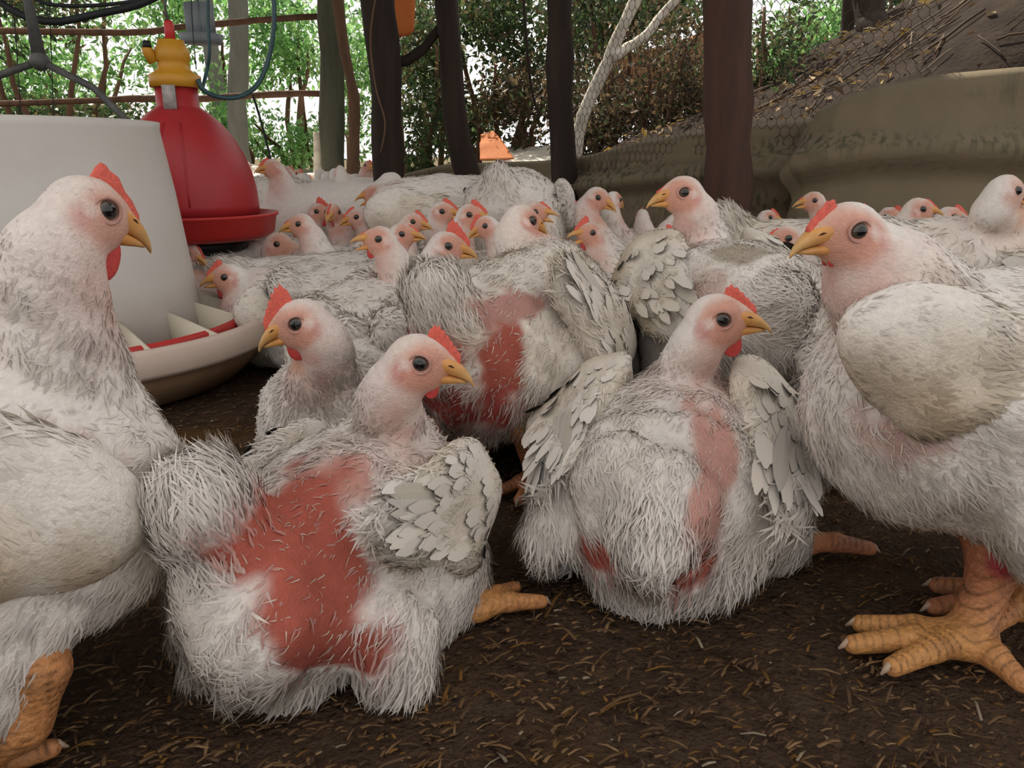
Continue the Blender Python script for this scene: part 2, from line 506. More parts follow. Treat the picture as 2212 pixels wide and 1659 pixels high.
    rr = np.interp(tt[:, 0], [0, .3, .65, 1], [.060 * s, .041 * s * neck_r, .031 * s * neck_r * neckbulge, 2.15 * cm])
    for i in range(7): PR.append(('C', NP[i], NP[i + 1], rr[i], rr[i + 1], .024 if i < 2 else .012))
    hb = len(PR)
    def hell(c, r, k): PR.append(('E', hp_(*c), np.array(r) * cm, Rh, k * cm))
    hell((-.35, 0, .10), (2.25, 1.70, 1.92), 1.2)
    hell((1.05, 0, -.15), (1.75, 1.28, 1.42), 1.0)
    hell((.2, 0, -1.30), (1.9, 1.42, 1.45), 1.0)
    hell((1.1, 0, -1.35), (1.0, .85, .75), .7)
    PR.append(('C', hp_(.1, 0, 1.05), hp_(2.75, 0, .45), .85 * cm, .52 * cm, .7 * cm))
    for sg in (-1, 1): hell((.15, sg * 1.15, .75), (1.0, .55, .42), .5)
    hs_ = {0: .0055, 1: .0092, 2: .013}[lod]
    sd1 = seed * 7 + 1
    amp = (.0040 if lod == 0 else .0030) * fluff
    def disp(p):
        dh = np.linalg.norm(p - H, axis=1)
        return amp * (wnoise(p, 55, sd1, 6) * .7 + wnoise(p, 130, sd1 + 1, 5) * .35) * sstep(.03, .10, dh)
    V, Q, Nr = surfnet(PR, hs_ * (s if lod else 1), disp)
    fS = sdf_of(PR, disp); f0 = sdf_of(PR)
    V[:, 2] = np.maximum(V[:, 2], 0.001)
    if lod == 0 and False: pass
    # ---- colours
    q = (V - H) @ Rh / cm
    bq = ((V - Bc) @ Rb) / s
    dh = np.linalg.norm(V - H, axis=1)
    n1 = wnoise(V, 60, sd1 + 2); n2 = wnoise(V, 170, sd1 + 3); n3 = wnoise(V, 28, sd1 + 4)
    C = lerp(WHITE, CREAM, np.clip(cream + .12 * n3 + .10 * n1, 0, 1))
    C = lerp(C, TAN, np.clip(stain * (.20 * sstep(.2, 1.6, n1 + .5 * n2) + .35 * sstep(.02, -.10, bq[:, 2]) * sstep(-.3, 1.3, n3 + n2 * .4)), 0, .8) * sstep(.05, .09, dh))
    skin = np.zeros(len(V))
    spk = wnoise(V, 330, sd1 + 8, 7) + .6 * wnoise(V, 90, sd1 + 9)
    C = lerp(C, np.array([.16, .11, .075]), np.clip(sstep(1.9, 2.5, spk), 0, 1) * .55 * stain * sstep(.04, .08, dh))
    # thin plumage on the neck shows skin
    thr = sstep(.13, .05, dh) * sstep(.2, -1.2, q[:, 2] + .25 * q[:, 0] * 0) * sstep(-3.5, .5, q[:, 0])
    nk = sstep(.17, .06, dh) * (bq[:, 2] > 0) * sstep(-1.2, .4, n1 + .5 * n2)
    C = lerp(C, PINK * 1.05, np.clip(.20 * nk + .45 * thr * (1 + .3 * n2), 0, .75) * face)
    fm = np.sqrt(((q[:, 0] - .55) / 2.15) ** 2 + (q[:, 2] + .35) ** 2 / 4.0 + 0 * q[:, 1])
    fmask = sstep(1.42, .80, fm + .10 * n2) * sstep(.062 * hs, .045 * hs, dh) * face
    C = lerp(C, FACE * np.array([1.0, .98, .96]), np.clip(fmask * .95, 0, 1))
    near = sstep(1.3, 2.6, q[:, 0]) * sstep(.06 * hs, .045 * hs, dh)
    C = lerp(C, np.array([.62, .30, .17]), near * .6)
    ring = np.sqrt(q[:, 0] ** 2 + (q[:, 2]) ** 2)
    C = lerp(C, np.array([.56, .25, .19]), sstep(1.25, .6, ring) * (np.abs(q[:, 1]) > .8) * sstep(.06 * hs, .045 * hs, dh) * .7 * face)
    ear = np.sqrt((q[:, 0] + 1.5) ** 2 + ((q[:, 2] + 1.35) / 1.5) ** 2)
    C = lerp(C, np.array([.52, .19, .17]), sstep(.9, .3, ear + .15 * n2) * (np.abs(q[:, 1]) > .7) * sstep(.065 * hs, .05 * hs, dh) * .5 * face)
    lob = np.sqrt((q[:, 0] + 1.15) ** 2 + (q[:, 2] + .45) ** 2)
    C = lerp(C, np.array([.74, .60, .54]), sstep(.75, .3, lob) * (np.abs(q[:, 1]) > .7) * sstep(.065 * hs, .05 * hs, dh) * .8)
    skin = np.maximum(skin, fmask * .9)
    for pt in patches:
        c = w2l(P(*pt[0])) if len(pt[0]) == 3 and pt[0][0] > 5 else b_(*pt[0])
        dl = (V - c) @ Ry  # world axes
        rad = np.asarray(pt[1], float)
        e = np.sqrt(((dl / rad) ** 2).sum(1)) + .16 * n2 + .14 * n1
        m = sstep(1.22, .70, e) * (pt[3] if len(pt) > 3 else 1.0)
        colr = lerp(pt[2], np.asarray(pt[2]) * .72, np.clip(.5 + .5 * n3, 0, 1))
        C = lerp(C, colr, np.clip(m, 0, 1)); skin = np.maximum(skin, m)
    C = np.clip(C, 0, 1)
    body = mk('body', V, [Q], M_SKINNY, root, True, C)
    info = dict(root=root, V=V, H=H)
    # ---- plumage
    if lod < 2:
        isneck = sstep(.19, .10, dh) * (bq[:, 2] > -.02)
        flow = lerp(np.tile(Rb @ np.array([-1., 0, -.3]), (len(V), 1)), norm(V - H), isneck)
        vent = sstep(-.08, -.15, bq[:, 0]) * sstep(.03, -.04, bq[:, 2])
        thigh = sstep(.0, -.06, bq[:, 2])
        flow = flow + np.outer(np.maximum(vent, thigh * .6), np.array([0, 0, -1.1]))
        Lb = .0042 + .0125 * sstep(.035, .10, dh) + .006 * np.maximum(vent, .3 * thigh) * fluff
        tl = td * tail[2] * s
        tw = np.clip((V - tb) @ tl / (tl @ tl), 0, 1)
        tdist = np.linalg.norm(V - tb - tw[:, None] * tl, axis=1)
        tailm = sstep(.075 * s, .045 * s, tdist) * sstep(.05, .6, tw)
        flow = lerp(flow, 2.5 * np.tile(td, (len(V), 1)) + .4 * Nr, tailm)
        Lb = Lb + (.006 if lod == 0 else 0) * tailm * fluff
        if lod: Lb = Lb * 1.5
        Wb = np.where(dh < .05 * hs, .0009, .0020 if lod == 0 else .0037) + .0003 * tailm
        lift = .13 + .09 * np.clip(n1, 0, 1.5) + .22 * np.maximum(vent, thigh * .4) * fluff + .10 * isneck
        lift = lift + .15 * tailm
        dens = np.clip(1 - .93 * skin, .03, 1) * (1 + 1.2 * tailm) * np.where(V[:, 2] < .004, .2, 1) * np.where(dh < .055 * hs, 1.3, 1)
        nb = nblade or (27000 if lod == 0 else 3600)
        BV, BQ, BT, BC, BN = blades(V, Q, Nr, lerp(C, WHITE * 1.04, .35 * (1 - np.clip(skin, 0, 1) * .3)), Lb, Wb, lift, flow, dens, nb, seed * 3 + 5, curl=.45)
        BV[:, 2] = np.maximum(BV[:, 2], .0012)
        pl = mk('plumage', BV, [BQ, BT], M_FEATHER, root, True, BC, BN)
        pl['kind'] = 'stuff'
        if lod == 0:
            # bare quills and broken shafts over the naked skin
            sk = np.clip(skin, 0, 1) * (dh > .075)
            if sk.max() > .3:
                BV, BQ, BT, BC, BN = blades(V, Q, Nr, np.tile(np.array([.66, .55, .46]), (len(V), 1)), np.full(len(V), .013), np.full(len(V), .0009), np.full(len(V), .35), flow, sk + 1e-6, 190, seed * 3 + 6, curl=.7, jit=.4)
                qm = mk('bare_quills', BV, [BQ, BT], M_FEATHER, root, True, BC); qm['kind'] = 'stuff'
    # ---- tail feathers
    if lod < 2 and tail[1] > 0:
        mb = MB(); nt = tail[1]; tn = []; tk = 1 if len(tail) < 4 else tail[3]
        tip = tb + td * tail[2] * s * .5
        side = np.array([0, 1., 0]); upv = np.cross(td, side)
        for row in range(2):
            for i in range(nt):
                a = (i - (nt - 1) / 2) / max(1, nt - 1)
                d = norm(td + side * a * .85 + upv * (.12 - .30 * row + rs.normal(0, .05)) + rs.normal(0, .04, 3))
                Vf, Qf = feather(tip + side * a * .055 * s + upv * (.018 - .026 * row) * s, d, upv, (.068 + .012 * row + rs.uniform(-.008, .008)) * s * tk, .0135 * s * tk, bend=.10 * rs.uniform(-.5, 1.5), cup=.1)
                mb.add(Vf, Qf, c=np.clip(lerp(WHITE, CREAM, rs.uniform(.0, .5)) * rs.uniform(1.0, 1.15), 0, 1)); tn.append(np.tile(norm(upv + np.array([0, 0, .7]) + side * a * .5), (len(Vf), 1)))
        mk('tail', np.concatenate(mb.V), [np.concatenate(mb.Q)], M_FEATHER, root, True, np.concatenate(mb.C), np.concatenate(tn))
    # ---- wings
    W = dict(droop=0, splay=0, off=(0, 0, 0), size=1.0, nfl=9, fl=.105, cream=.3, roll=0, coverts=True); W.update(wing or {})
    for sg, on in zip((1, -1), wings):
        if not on or lod == 2: continue
        Wd = dict(W)
        if isinstance(on, dict): Wd.update(on)
        sz = s * Wd['size']
        Rw = Rb @ rotm(0, 0, -sg * math.radians(Wd['splay'])) @ rotm(0, math.radians(Wd['droop']), 0) @ rotm(sg * math.radians(Wd['roll']), 0, 0)
        sh = b_(.118, sg * .092 * wd, .035) + np.array([Wd['off'][0], sg * Wd['off'][1], Wd['off'][2]]) * s
        w_ = lambda x, y, z: sh + Rw @ (np.array([x, sg * y, z], float) * sz)
        yawin = rotm(0, 0, sg * .13)
        prs = [('E', w_(-.035, .012, -.012), np.array([.074, .019, .058]) * sz, Rw @ yawin, .01),
               ('E', w_(-.105, .008, -.014), np.array([.090, .014, .043]) * sz, Rw @ yawin, .03),
               ('C', w_(-.005, .008, -.005), w_(-.055, .024, -.062), .024 * sz, .017 * sz, .025),
               ('C', w_(-.055, .024, -.062), w_(-.15, .010, -.022), .016 * sz, .008 * sz, .02)]
        def out(c, t):
            for _ in range(2):
                e = np.eye(3) * .004
                v = f0(np.concatenate([c[None], c + e, c - e]))
                if v[0] >= -t: break
                gr = v[1:4] - v[4:7]; c = c + gr / (np.linalg.norm(gr) + 1e-9) * (-v[0] - t)
            return c
        prs = [(p[0], out(p[1], .010 * sz)) + p[2:] if p[0] == 'E' else ('C', out(p[1], .012 * sz), out(p[2], .008 * sz)) + p[3:] for p in prs]
        wr = out(w_(-.060, .030, -.055), -.004); wt = out(w_(-.105, .026, .006), -.004); wtip = out(w_(-.175, .012, -.010), -.006)
        sdw = seed * 11 + sg
        dw = lambda p: .0018 * wnoise(p, 90, sdw, 5)
        Vw, Qw, Nw = surfnet(prs, {0: .0055, 1: .0100}[lod], dw)
        m1 = wnoise(Vw, 70, sdw + 1); m2 = wnoise(Vw, 30, sdw + 2)
        lx = (Vw - sh) @ Rw / sz
        Cw = lerp(WHITE, CREAM, np.clip(Wd['cream'] + .2 * m2 + .15 * m1, 0, 1))
        Cw = lerp(Cw, TAN, np.clip(stain * (.80 * sstep(.005, -.055, lx[:, 2] + .014 * m1) * sstep(-.12, -.04, lx[:, 0]) * sstep(-1.4, .6, m2 + .5 * m1) + .30 * sstep(.2, 1.4, m1 + m2 * .6)), 0, .75))
        wo = mk('wing', Vw, [Qw], M_SKINNY, root, True, np.clip(Cw, 0, 1))
        fl = Rw @ np.array([-1., 0, .05])
        flw = np.tile(fl, (len(Vw), 1))
        LB = .010 + .016 * sstep(-.01, -.10, lx[:, 0])
        BV, BQ, BT, BC, BN = blades(Vw, Qw, Nw, np.clip(Cw * 1.03, 0, 1), LB * (1 if lod == 0 else 1.4), np.full(len(Vw), .0030 if lod == 0 else .0045), np.full(len(Vw), .12), flw, np.ones(len(Vw)), 5200 if lod == 0 else 700, sdw + 9, curl=.25, jit=.22)
        p2_ = mk('wing_down', BV, [BQ, BT], M_FEATHER, wo, True, BC, BN); p2_['kind'] = 'stuff'
        if lod == 0 and Wd['coverts']:
            outv = np.where(Nw @ (Rw @ np.array([0, sg * 1.0, 0])) > .25)[0]
            mb = MB(); cvn = []
            for row, (xr, ln_) in enumerate(((-.135, .055), (-.112, .052), (-.090, .046), (-.065, .040), (-.040, .034), (-.015, .028))):
                nn = 10
                for i in range(nn):
                    zt_ = np.interp(i / (nn - 1), [0, 1], [-.052 + .25 * abs(xr + .04), .034 - .10 * abs(xr + .04)])
                    tgt = np.array([xr + rs.normal(0, .004), 0, zt_ + rs.normal(0, .003)])
                    dd = (lx[outv][:, 0] - tgt[0]) ** 2 + (lx[outv][:, 2] - tgt[2]) ** 2
                    j = outv[np.argmin(dd)]
                    if dd.min() > .0003: continue
                    d = norm(fl + rs.normal(0, .08, 3)); d = norm(d - Nw[j] * (d @ Nw[j]) + Nw[j] * .10)
                    Vf, Qf = feather(Vw[j] - Nw[j] * .0022, d, Nw[j], ln_ * sz * rs.uniform(.95, 1.3), .0120 * sz * rs.uniform(.8, 1.25), bend=.04, seg=4, cup=.08)
                    mb.add(Vf, Qf, c=np.clip(lerp(Cw[j], WHITE, .4) * rs.uniform(1.06, 1.2), 0, 1)); cvn.append(np.tile(norm(Nw[j] + d * .12), (len(Vf), 1)))
            cv = mk('covert_feathers', np.concatenate(mb.V), [np.concatenate(mb.Q)], M_FEATHER, wo, True, np.concatenate(mb.C), np.concatenate(cvn)); cv['kind'] = 'stuff'
        nf = Wd['nfl'] if lod == 0 else 4
        for i in range(nf):
            t = i / max(1, nf - 1)
            base = lerp(wr, wt, t)
            aim = wtip + Rw @ np.array([0, 0, (t - .5) * .045 * sz])
            d = norm(norm(aim - base) + rs.normal(0, .03, 3))
            upv = Rw @ np.array([0, sg * 1.0, .15])
            Vf, Qf = feather(base, d, upv, (Wd['fl'] * (1 - .12 * t) + rs.uniform(-.006, .006)) * sz, (.0165 if lod == 0 else .024) * sz, bend=.05, cup=.25)
            cf = np.clip(lerp(WHITE, CREAM, rs.uniform(.1, .9)) * rs.uniform(.9, 1.05), 0, 1)
            mk('flight_feather', Vf, [np.array(Qf)], M_FEATHER, wo, True, np.tile(cf, (len(Vf), 1)), np.tile(norm(upv + np.array([0, 0, .25])), (len(Vf), 1)))
    # ---- eyes
    ys = np.linspace(0, 3.2, 200)
    for sg in (1, -1):
        if lod and sg != vis and abs(l @ norm(E - np.array([0, 0, CAMH]))) > .45: continue
        line = np.array([hp_(0, sg * y, 0) for y in ys]); dv = fS(line)
        y0 = ys[np.argmax(dv > 0)] if (dv > 0).any() else 1.6
        er = .72
        Vs, Qs = sphere(16, 12) if lod == 0 else sphere(10, 8)
        Vs = Vs @ np.array([[1, 0, 0], [0, 0, -1], [0, 1, 0]]).T  # pole along y
        Vs = Vs * np.array([1.0, .75, .95])
        cosang = Vs[:, 1] * sg / .75
        cE = np.where((cosang > .76)[:, None], np.array([.004, .004, .005]), np.where((cosang > .60)[:, None], np.array([.055, .045, .035]), np.array([.10, .075, .05])))
        mk('eye', np.array([hp_(*(v * er + np.array([0, sg * (y0 - .22), 0]))) for v in Vs]), [np.array(Qs)], M_EYE, root, True, cE)
        if lod == 0:
            a = np.linspace(0, 2 * math.pi, 25)[:-1]
            path = np.array([hp_(.90 * math.cos(t), sg * (y0 - .02 - .06 * math.cos(2 * t)), .82 * math.sin(t)) for t in a] )
            path = np.concatenate([path, path[:2]])
            Vt, Qt, Tt = tube(path, .13 * cm, 8, False)
            mk('eyelid', Vt, [np.array(Qt)], M_LID, root)
    # ---- beak
    g = math.radians(gape)
    for nm, st, sgn in (('upper_beak', UPPER, -.35), ('lower_beak', LOWER, .65)):
        Vb, Qb, Tb = beak_half(st, 14 if lod == 0 else 8)
        Vb = rot_y_about(Vb, np.array([1.1, 0, -.5]), g * sgn)
        cb = lerp(np.array([.62, .29, .085]), np.array([.60, .35, .13]), sstep(2.4, 4.2, Vb[:, 0]))
        if sgn > 0: cb = cb * np.array([1.0, .95, .9])
        mk(nm, H + (Vb * cm) @ Rh.T, [np.array(Qb), np.array(Tb)], M_BEAK, root, True, cb)
    if lod == 0:
        for sg in (1, -1):
            Vt, Qt, Tt = tube(np.array([hp_(2.1, sg * 1.06, .38), hp_(2.55, sg * .97, .42), hp_(2.95, sg * .84, .30)]), np.array([.03, .10, .03]) * cm, 6)
            mk('nostril', Vt, [np.array(Qt), np.array(Tt)], M_NOSTRIL, root)
    # ---- comb
    if comb and comb[0] > 0:
        ch, ns, cl = comb; ch = ch * 2.3
        bx = np.array([3.25, 2.35, 1.4, .35, -.75]); bz = np.array([.78, 1.05, 1.40, 1.72, 1.86])
        m = ns * 4 + 1 if lod < 2 else 5
        rings = []
        for i in range(m):
            t = i / (m - 1)
            x = np.interp(t * cl, np.linspace(0, 1, 5), bx); z = np.interp(t * cl, np.linspace(0, 1, 5), bz)
            saw = abs(((i % 4) / 4.0) - .5) * 2 if ns else 1
            hh = ch * (.12 + .88 * t) ** .75 * (1 - t ** 7) * (.86 + .17 * (1 - saw)) + .05
            d = norm(np.array([-.28 + .1 * (1 - t), combtilt, 1.0]))
            ring = []
            for (hh_, th) in ((-.45, .34), (.0, .30), (.45 * hh, .22), (.8 * hh, .15), (hh, .05)):
                ring.append((np.array([x, 0, z]) + d * hh_, th))
            R_ = [p + np.array([0, th, 0]) for p, th in ring] + [p - np.array([0, th, 0]) for p, th in ring[::-1]]
            rings.append(R_)
        Vc, Qc, Tc = loft(rings)
        mk('comb', H + (Vc * cm) @ Rh.T, [np.array(Qc), np.array(Tc)], M_COMB, root)
    # ---- wattles
    if wattle > 0 and lod < 2:
        for sg in ((1, -1) if lod == 0 else (vis,)):
            Vs, Qs = sphere(14, 10) if lod == 0 else sphere(8, 6)
            zz = Vs[:, 2]
            wv = Vs * np.array([.85, .26, 1.15]) * wattle * np.stack([1 - .28 * zz, np.ones_like(zz), np.ones_like(zz)], 1)
            wv = rot_y_about(wv, np.zeros(3), .25) + np.array([1.7, sg * .42, -1.70 - .8 * wattle])
            mk('wattle', H + (wv * cm) @ Rh.T, [np.array(Qs)], M_WATTLE, root)
    # ---- legs
    if legs is None:
        legs = [dict(side=1), dict(side=-1)] if (stand and lod < 2) else []
    for lg in legs: add_leg(root, lg, s, lod, w2l, seed)
    return info

M_NOSTRIL = material('dark_nostril', (0.06, 0.02, 0.012), 0.7, nscale=300, namp=0.1)
def add_leg(root, lg, s, lod, w2l, seed):
    sg = lg.get('side', 1)
    foot = w2l(lg['foot']) if 'foot' in lg else np.array([.035, sg * .065, 0]) * s
    hock = w2l(lg['hock']) if 'hock' in lg else foot + np.array([-.045, 0, .105]) * s
    knee = w2l(lg['knee']) if 'knee' in lg else hock + np.array([.05, 0, .06]) * s
    ty = math.radians(lg.get('toeyaw', 0)); k = lg.get('k', 1.0) * s
    ank = foot + np.array([0, 0, .020 * k])
    prs = []
    if not lg.get('noshank'):
        prs += [('C', knee, hock, .030 * k, .022 * k, .01), ('C', hock, ank, .0205 * k, .0180 * k, .012)]
    prs.append(('E', foot + np.array([0, 0, .015 * k]), np.array([.024, .022, .015]) * k, None, .012))
    toes = []
    for da, L in ((0, .082), (34, .070), (-34, .070), (172, .044)):
        L = L * lg.get('tl', 1.0)
        if da not in lg.get('toes', (0, 34, -34, 172)): continue
        a = ty + math.radians(da * lg.get('spread', 1.0))
        d = np.array([math.cos(a), math.sin(a), 0])
        m = foot + d * L * .5 * k + np.array([0, 0, .016 * k]); e = foot + d * L * k + np.array([0, 0, .0095 * k])
        prs += [('C', foot + np.array([0, 0, .016 * k]), m, .0135 * k, .0115 * k, .008), ('C', m, e, .0115 * k, .0085 * k, .004)]
        toes.append((d, e))
    V, Q, N = surfnet(prs, lg.get('res', .0028) if lod == 0 else .006, pad=.006)
    V[:, 2] = np.maximum(V[:, 2], .0005)
    n1 = wnoise(V, 120, seed + 50); n2 = wnoise(V, 40, seed + 51)
    C = lerp(np.array([.50, .235, .075]), np.array([.46, .17, .085]), np.clip(.4 + .4 * n2, 0, 1))
    C = lerp(C, np.array([.10, .06, .035]), np.clip(.35 * sstep(.6, 1.6, n1 + .4 * n2), 0, 1))
    # scutes: thin dark joints across the toes and the shank
    r = np.linalg.norm((V - foot)[:, :2], axis=1)
    ph = np.where(V[:, 2] < .030 * k, r, V[:, 2] + .25 * (V[:, 0] - foot[0])) / (.0072 * k)
    jt = np.abs((ph + .12 * n1) % 1 - .5)
    C = lerp(C, C * .38, sstep(.32, .47, jt) * sstep(-.4, .3, N[:, 2] + .6 * (V[:, 2] > .03 * k)) * np.clip(.75 + .4 * n1, .2, 1))
    if 'sore' in lg:
        c = w2l(lg['sore']); C = lerp(C, np.array([.42, .05, .06]), sstep(.020, .008, np.linalg.norm(V - c, axis=1)))
    lo = mk('leg', V, [Q], M_LEG, root, True, np.clip(C, 0, 1))
    if lod == 0:
        for d, e in toes:
            path = np.array([e - d * .002, e + d * .006 * k + np.array([0, 0, .002]), e + d * .013 * k - np.array([0, 0, .0045])])
            path[:, 2] = np.maximum(path[:, 2], .002)
            Vt, Qt, Tt = tube(path, np.array([.0052, .004, .001]) * k, 8)
            mk('claw', Vt, [np.array(Qt), np.array(Tt)], M_CLAW, lo)
# ------------------------------------------------------------------ setting: floor, ground outside, roof
RS = np.random.RandomState(3)
def mat_litter():
    m = material('brown_litter', (0.060, 0.037, 0.024), 0.95, nscale=9, namp=0.55, ncol=(0.105, 0.072, 0.050), bump=0.9, bscale=190, spec=0.05, detail=9)
    N = m.node_tree.nodes; L = m.node_tree.links
    b = [n for n in N if n.type == 'BSDF_PRINCIPLED'][0]
    src = b.inputs['Base Color'].links[0].from_socket
    tc = [n for n in N if n.type == 'TEX_COORD'][0]
    for sc, lo, hi, col, amt in ((3.2, .56, .70, (0.13, 0.068, 0.018), .65), (70, .56, .72, (0.155, 0.088, 0.045), .6), (110, .60, .70, (0.012, 0.008, 0.006), .7)):
        z = N.new('ShaderNodeTexNoise'); z.inputs['Scale'].default_value = sc; z.inputs['Detail'].default_value = 6
        L.new(tc.outputs['Object'], z.inputs['Vector'])
        r = N.new('ShaderNodeMapRange'); r.inputs[1].default_value = lo; r.inputs[2].default_value = hi; r.inputs[4].default_value = amt
        L.new(z.outputs['Fac'], r.inputs[0])
        mx = N.new('ShaderNodeMix'); mx.data_type = 'RGBA'; mx.inputs[7].default_value = (*col, 1)
        L.new(r.outputs[0], mx.inputs[0]); L.new(src, mx.inputs[6]); src = mx.outputs[2]
    L.new(src, b.inputs['Base Color'])
    return m
M_LITTER = mat_litter()
def floor_h(x, y):
    p = np.stack([x, y, 0 * x], -1).reshape(-1, 3)
    return (.0035 * wnoise(p, 22, 5) + .0018 * wnoise(p, 75, 6) - .006).reshape(x.shape)
gx = np.concatenate([np.linspace(-9, -1.3, 12), np.linspace(-1.2, 1.2, 130), np.linspace(1.3, 5, 9)])
gy = np.concatenate([np.linspace(-3, .1, 8), np.linspace(.15, 1.9, 100), np.linspace(2, 9, 20)])
X, Y = np.meshgrid(gx, gy, indexing='ij')
V = np.stack([X, Y, np.minimum(floor_h(X, Y), 0)], -1).reshape(-1, 3)
def gridq(nx, ny):
    i, j = np.meshgrid(np.arange(nx - 1), np.arange(ny - 1), indexing='ij')
    a = (i * ny + j).ravel()
    return np.stack([a, a + ny, a + ny + 1, a + 1], 1)
o = mk('floor', V, [gridq(len(gx), len(gy))], M_LITTER); tag(o, kind='structure')

# wood shavings over the litter: nobody could count them
M_CHIP = material('wood_shavings', rough=0.85, attr=True, nscale=90, namp=0.25, spec=0.1)
def shavings():
    n = 11500
    y = .36 + 1.35 * RS.rand(n) ** 1.5
    x = RS.uniform(-.85, .85, n) * (y * .8 + .18)
    L = RS.gamma(2.2, .0033, n) + .002; W = RS.uniform(.0008, .0030, n); T = RS.uniform(.0003, .0010, n)
    big = RS.rand(n) < .03; L[big] *= 2.0; W[big] *= 1.3
    a = RS.uniform(0, math.pi, n); a = np.where(RS.rand(n) < .5, a * .3, a)
    tilt = RS.normal(0, .18, n); z = floor_h(x, y) + RS.uniform(.0005, .004, n)
    z = np.maximum(z, .0006)
    dx = np.stack([np.cos(a) * np.cos(tilt), np.sin(a) * np.cos(tilt), np.sin(tilt)], 1)
    dy = np.stack([-np.sin(a), np.cos(a), np.zeros(n)], 1); dz = np.cross(dx, dy)
    c = np.stack([x, y, z], 1)
    S = np.array([(-1, -1), (-1, 1), (0, 1.0), (1, .7), (1, -.7), (0, -1.0)])
    bend = np.array([0, 0, 1, 0, 0, 1])
    Vv = []
    for t in (0, 1):
        for k, (sx, sy) in enumerate(S):
            Vv.append(c + dx * (sx * L / 2)[:, None] + dy * (sy * W / 2)[:, None] + dz * (t * T + bend[k] * L * .10)[:, None])
    Vv = np.stack(Vv, 1).reshape(-1, 3)
    k = np.arange(n)[:, None] * 12
    Q = np.concatenate([k + np.array([[0, 1, 2, 5]]), k + np.array([[5, 2, 3, 4]]), k + np.array([[6, 11, 8, 7]]), k + np.array([[11, 10, 9, 8]])] +
                       [k + np.array([[i, 6 + i, 6 + (i + 1) % 6, (i + 1) % 6]]) for i in range(6)])
    pal = np.array([(.13, .075, .036), (.085, .050, .028), (.19, .115, .058), (.055, .033, .020), (.15, .075, .022), (.24, .19, .13)])
    C = pal[RS.choice(6, n, p=[.27, .27, .16, .17, .10, .03])] * RS.uniform(.7, 1.15, n)[:, None]
    o = mk('wood_shavings', Vv, [Q], M_CHIP, None, False, np.repeat(C, 12, 0))
    tag(o, 'tan and brown wood shavings strewn over the dark litter floor', 'wood shavings', kind='stuff')
shavings()

M_EARTH = material('dark_earth', (0.036, 0.027, 0.022), 0.95, nscale=9, namp=0.6, ncol=(0.075, 0.055, 0.040), bump=0.8, bscale=60, spec=0.05)
M_FOREST = material('forest_floor', (0.16, 0.12, 0.075), 0.95, nscale=3, namp=0.7, ncol=(0.09, 0.11, 0.04), bump=0.5, bscale=25, spec=0.05)
def wallD(x):   # y of the tarp line for a world x
    return np.interp(x, [-1.5, -.75, .18, .75, 1.7, 3.5], [7.0, 5.0, 3.35, 2.62, 2.36, 2.25])
def smoothmax(a, b, k): return .5 * (a + b + np.sqrt((a - b) ** 2 + k * k))
def outside_h(x, y):
    """ground outside the pen: an earth bank on the right, gently rising woodland behind"""
    p = np.stack([x, y, 0 * x], -1).reshape(-1, 3)
    n = (.05 * wnoise(p, 3.0, 8) + .025 * wnoise(p, 11, 9)).reshape(x.shape)
    bank = .40 + .50 * np.clip(x - .85, 0, 3.2) + .13 * np.clip(y - 2.5, 0, 1.8) - .25 * np.clip(y - 4.6, 0, 4)
    bank = bank - .17 * np.exp(-np.clip(y - wallD(x) - .1, 0, 9) / .28)
    return np.maximum(bank * sstep(.0, .9, x) + .18 * (1 - sstep(.0, .9, x)), .02) + n * sstep(.3, 1.2, x) + n * .3
bx_ = np.linspace(.15, 4.6, 70); by_ = np.concatenate([[0], np.linspace(.001, 1, 49)])
X, T_ = np.meshgrid(bx_, by_, indexing='ij')
Y = wallD(X) + .10 + T_ * 4.6
Z = outside_h(X, Y); Z[:, 0] = 0.0
o = mk('earth_bank', np.stack([X, Y, Z], -1).reshape(-1, 3), [gridq(70, 50)], M_EARTH)
tag(o, kind='structure')
gx = np.linspace(-22, 16, 60); gy = np.linspace(5.2, 34, 40)
X, Y = np.meshgrid(gx, gy, indexing='ij')
Z = -.05 + .02 * np.clip(Y - 8, 0, 30) + .10 * wnoise(np.stack([X, Y, 0 * X], -1).reshape(-1, 3), .9, 14).reshape(X.shape)
o = mk('forest_ground', np.stack([X, Y, Z], -1).reshape(-1, 3), [gridq(60, 40)], M_FOREST); tag(o, kind='structure')

# roof of the shed, just above the frame
M_ROOF = material('roof_sheet', (0.30, 0.28, 0.26), 0.6, nscale=6, namp=0.3, spec=0.3)
def roof():
    ys = np.linspace(1.0, 6.4, 40)
    V = []; n = 60
    for y in ys:
        xr = np.interp(y, [.5, 2.4, 3.4, 5.0, 6.5], [2.3, 1.75, .75, -.35, -.9])
        xs = np.linspace(-3.6, xr, n)
        for x in xs: V.append((x, y, 2.15 + .05 * (y - 1) + .018 * math.sin(x * 40)))
    m = len(ys)
    V = np.array(V); V2 = V + np.array([0, 0, .004]); k = m * n
    Q = gridq(m, n)
    ed = [(i * n, (i + 1) * n, (i + 1) * n + k, i * n + k) for i in range(m - 1)] + [(i * n + n - 1, i * n + n - 1 + k, (i + 1) * n + n - 1 + k, (i + 1) * n + n - 1) for i in range(m - 1)]
    ed += [(j, j + k, j + 1 + k, j + 1) for j in range(n - 1)] + [((m - 1) * n + j, (m - 1) * n + j + 1, (m - 1) * n + j + 1 + k, (m - 1) * n + j + k) for j in range(n - 1)]
    o = mk('ceiling', np.concatenate([V, V2]), [Q[:, ::-1], Q + k, np.array(ed)], M_ROOF); tag(o, kind='structure')
roof()

